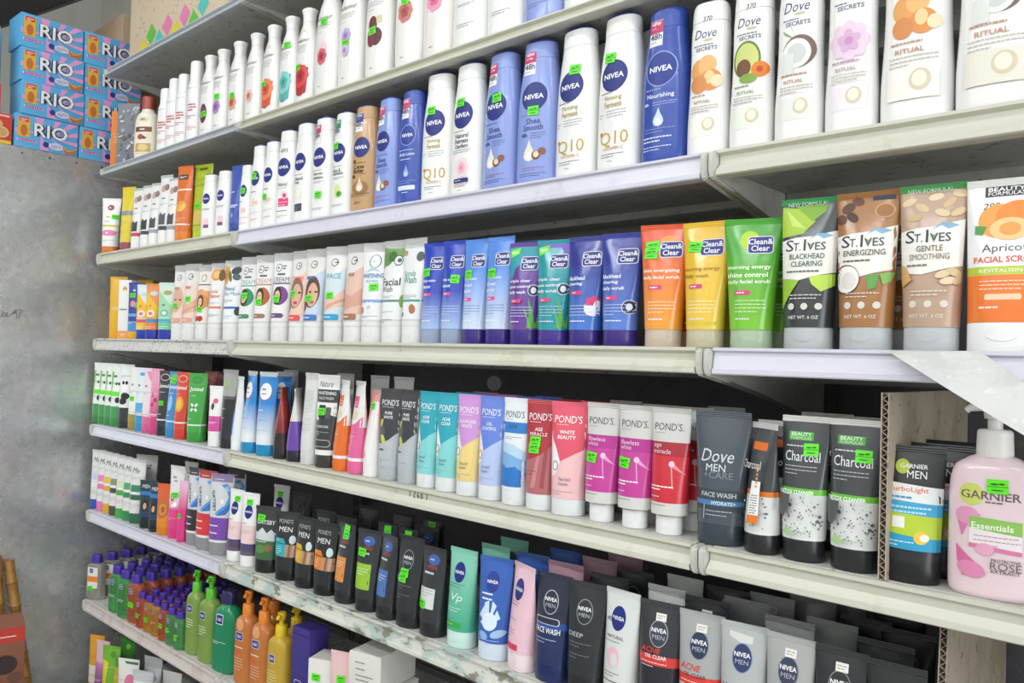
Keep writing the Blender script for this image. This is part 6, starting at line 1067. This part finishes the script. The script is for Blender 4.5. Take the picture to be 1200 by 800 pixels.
# overhead board, wrapped pack
t = thing('overhead_board', 'dark grey overhead board at the top left corner', 'board', (-.5425, -.021, 2.30), R(11.5))
add('panel', box_me('panel', mat('#4b4c4e', .6, .05), -.55, .36, -.6, -.008, 0, .03, bev=.003), t)
add('edge_strip', box_me('edge_strip', mat('#5d5e60', .5), -.55, .36, -.008, 0, -.004, .034, bev=.002), t)
def pillow(name, w_, h_, d_, m, seg=14):
    V, F = [], []
    for s in (-1, 1):
        for j in range(seg+1):
            for i in range(seg+1):
                u, v = -1+2*i/seg, -1+2*j/seg; b_ = max(0, (1-u**4)*(1-v**4))**.5
                V.append((u*w_/2, s*d_/2*b_*(1+.12*math.sin(5*u+3*v)), h_/2+v*h_/2))
        o_ = 0 if s < 0 else (seg+1)**2
        for j in range(seg):
            for i in range(seg):
                q = (o_+j*(seg+1)+i, o_+j*(seg+1)+i+1, o_+(j+1)*(seg+1)+i+1, o_+(j+1)*(seg+1)+i); F.append(q if s < 0 else q[::-1])
    return mk(name, V, F, [m])
t = thing('plastic_pouch', 'shiny silver blue plastic wrapped pack above the red cartons', 'pouch', (PX-.06, -.305, ZR+.169), R(80))
add('film', pillow('film', .13, .16, .08, mat('#9fb4c6', .15, .5, coat=.5)), t); add('seal', box_me('seal', mat('#c3d0da', .2), -.06, .06, -.001, .001, .157, .172), t)
# bamboo poles leaning on the cabinet and a red fruit carton
def bamboo(p0, p1, r, label):
    p0, p1 = Vector(p0), Vector(p1); t = thing('bamboo_pole', label, 'pole', p0); d = p1-p0; n = 9; m = worn('bamboo_skin', '#a9783a', '#8c5f2a', '#c99a52', 30, .5, .6, .4, stretch=(1, 1, .3))
    pts, rs = [], []
    for i in range(n):
        for f_, k_ in ((0, 1.12), (.06, .96), (.5, .93), (.94, .97)): pts.append(d*((i+f_)/n)); rs.append(r*k_)
    add('cane', tube_path('cane', pts, rs, m, 12), t)
    for i in range(1, n): add('node_ring', tube_path('node_ring', [d*((i-.012)/n), d*(i/n), d*((i+.012)/n)], [r*1.02, r*1.2, r*1.02], mat('#6f4a20', .6), 12), t)
def pole_from(pt, pb, r, label):
    a = ray_on(pt[0], pt[1], 0, PX+.02); b = ray_on(pb[0], pb[1], 0, PX+.075); d = (b-a)/(a.z-b.z); bamboo(a+d*a.z, a, r, label)
pole_from((10, 655), (31, 800), .0135, 'brown bamboo pole nearest the shelves, leaning on the metal cabinet')
pole_from((-4, 650), (3, 800), .0125, 'brown bamboo pole behind the red fruit carton, at picture edge')
carton('frt', 'red and white carton with dark fruit photo, lower left corner', 152, 190, 120, '#8f5a42', [Q(0, .86, 188, 36, '#c8382e'), L(0, .84, 150, 2, '#f0dcd0', 9, 3), E(-.5, .35, 26, 22, '#3a241c'), E(.0, .3, 30, 24, '#4a2c20'), E(.55, .38, 28, 24, '#2e1c18'), E(.8, .15, 18, 14, '#6a4230'), E(.3, .12, 22, 14, '#7a4e36')], name='fruit_carton')
FC = ray_on(-8, 742, 0, .20)
put('fruit_carton', KINDS['frt'], 'frt', (.135, FC.y-.012, FC.z-.152+.01), R(78), (), KINDS['frt']['desc'], None)
t = thing('brown_crate', 'plain brown crate under the red fruit carton', 'crate', (.135, FC.y-.012, 0), R(78))
hz = FC.z-.152+.0085
add('top_board', box_me('top_board', m_card, -.10, .10, -.065, .065, hz-.014, hz), t)
for sx in (-1, 1):
    for sy in (-1, 1): add('leg', box_me('leg', m_card, sx*.09-.01, sx*.09+.01, sy*.055-.01, sy*.055+.01, 0, hz-.014), t)
# translucent white paper strip hanging from the right-hand rail
A0 = ray_on(1040, 411, 1, -.008); A1 = ray_on(1200, 509, 1, -.075); B0 = ray_on(1148, 411, 1, -.008); B1 = ray_on(1200, 447, 1, -.04)
V, F = [], []; N = 14
dA = (A1-A0)*1.9; dB = (B1-B0)*3.4
for s in (0, .0005):
    for i in range(N+1):
        t_ = i/N; sag = Vector((0, -.006*math.sin(math.pi*t_*1.5), 0))
        for q_, d_ in ((A0, dA), (B0, dB)): p_ = q_+d_*t_+sag; V.append((p_.x, p_.y-s, p_.z))
M2 = 2*(N+1)
for i in range(N):
    a = 2*i; F.append((a, a+1, a+3, a+2)); F.append((M2+a+2, M2+a+3, M2+a+1, M2+a)); F.append((a, a+2, M2+a+2, M2+a)); F.append((a+1, M2+a+1, M2+a+3, a+3))
F += [(0, M2, M2+1, 1), (2*N, 2*N+1, M2+2*N+1, M2+2*N)]
tag(add('paper_strip', mk('paper_strip', V, F, [worn('tissue_paper', '#d9dad8', '#cfd0ce', '#e6e6e4', 30, .45, .6, .7)], ang=60)), 'wide translucent white paper strip hanging off the fourth shelf rail at right', 'paper strip')
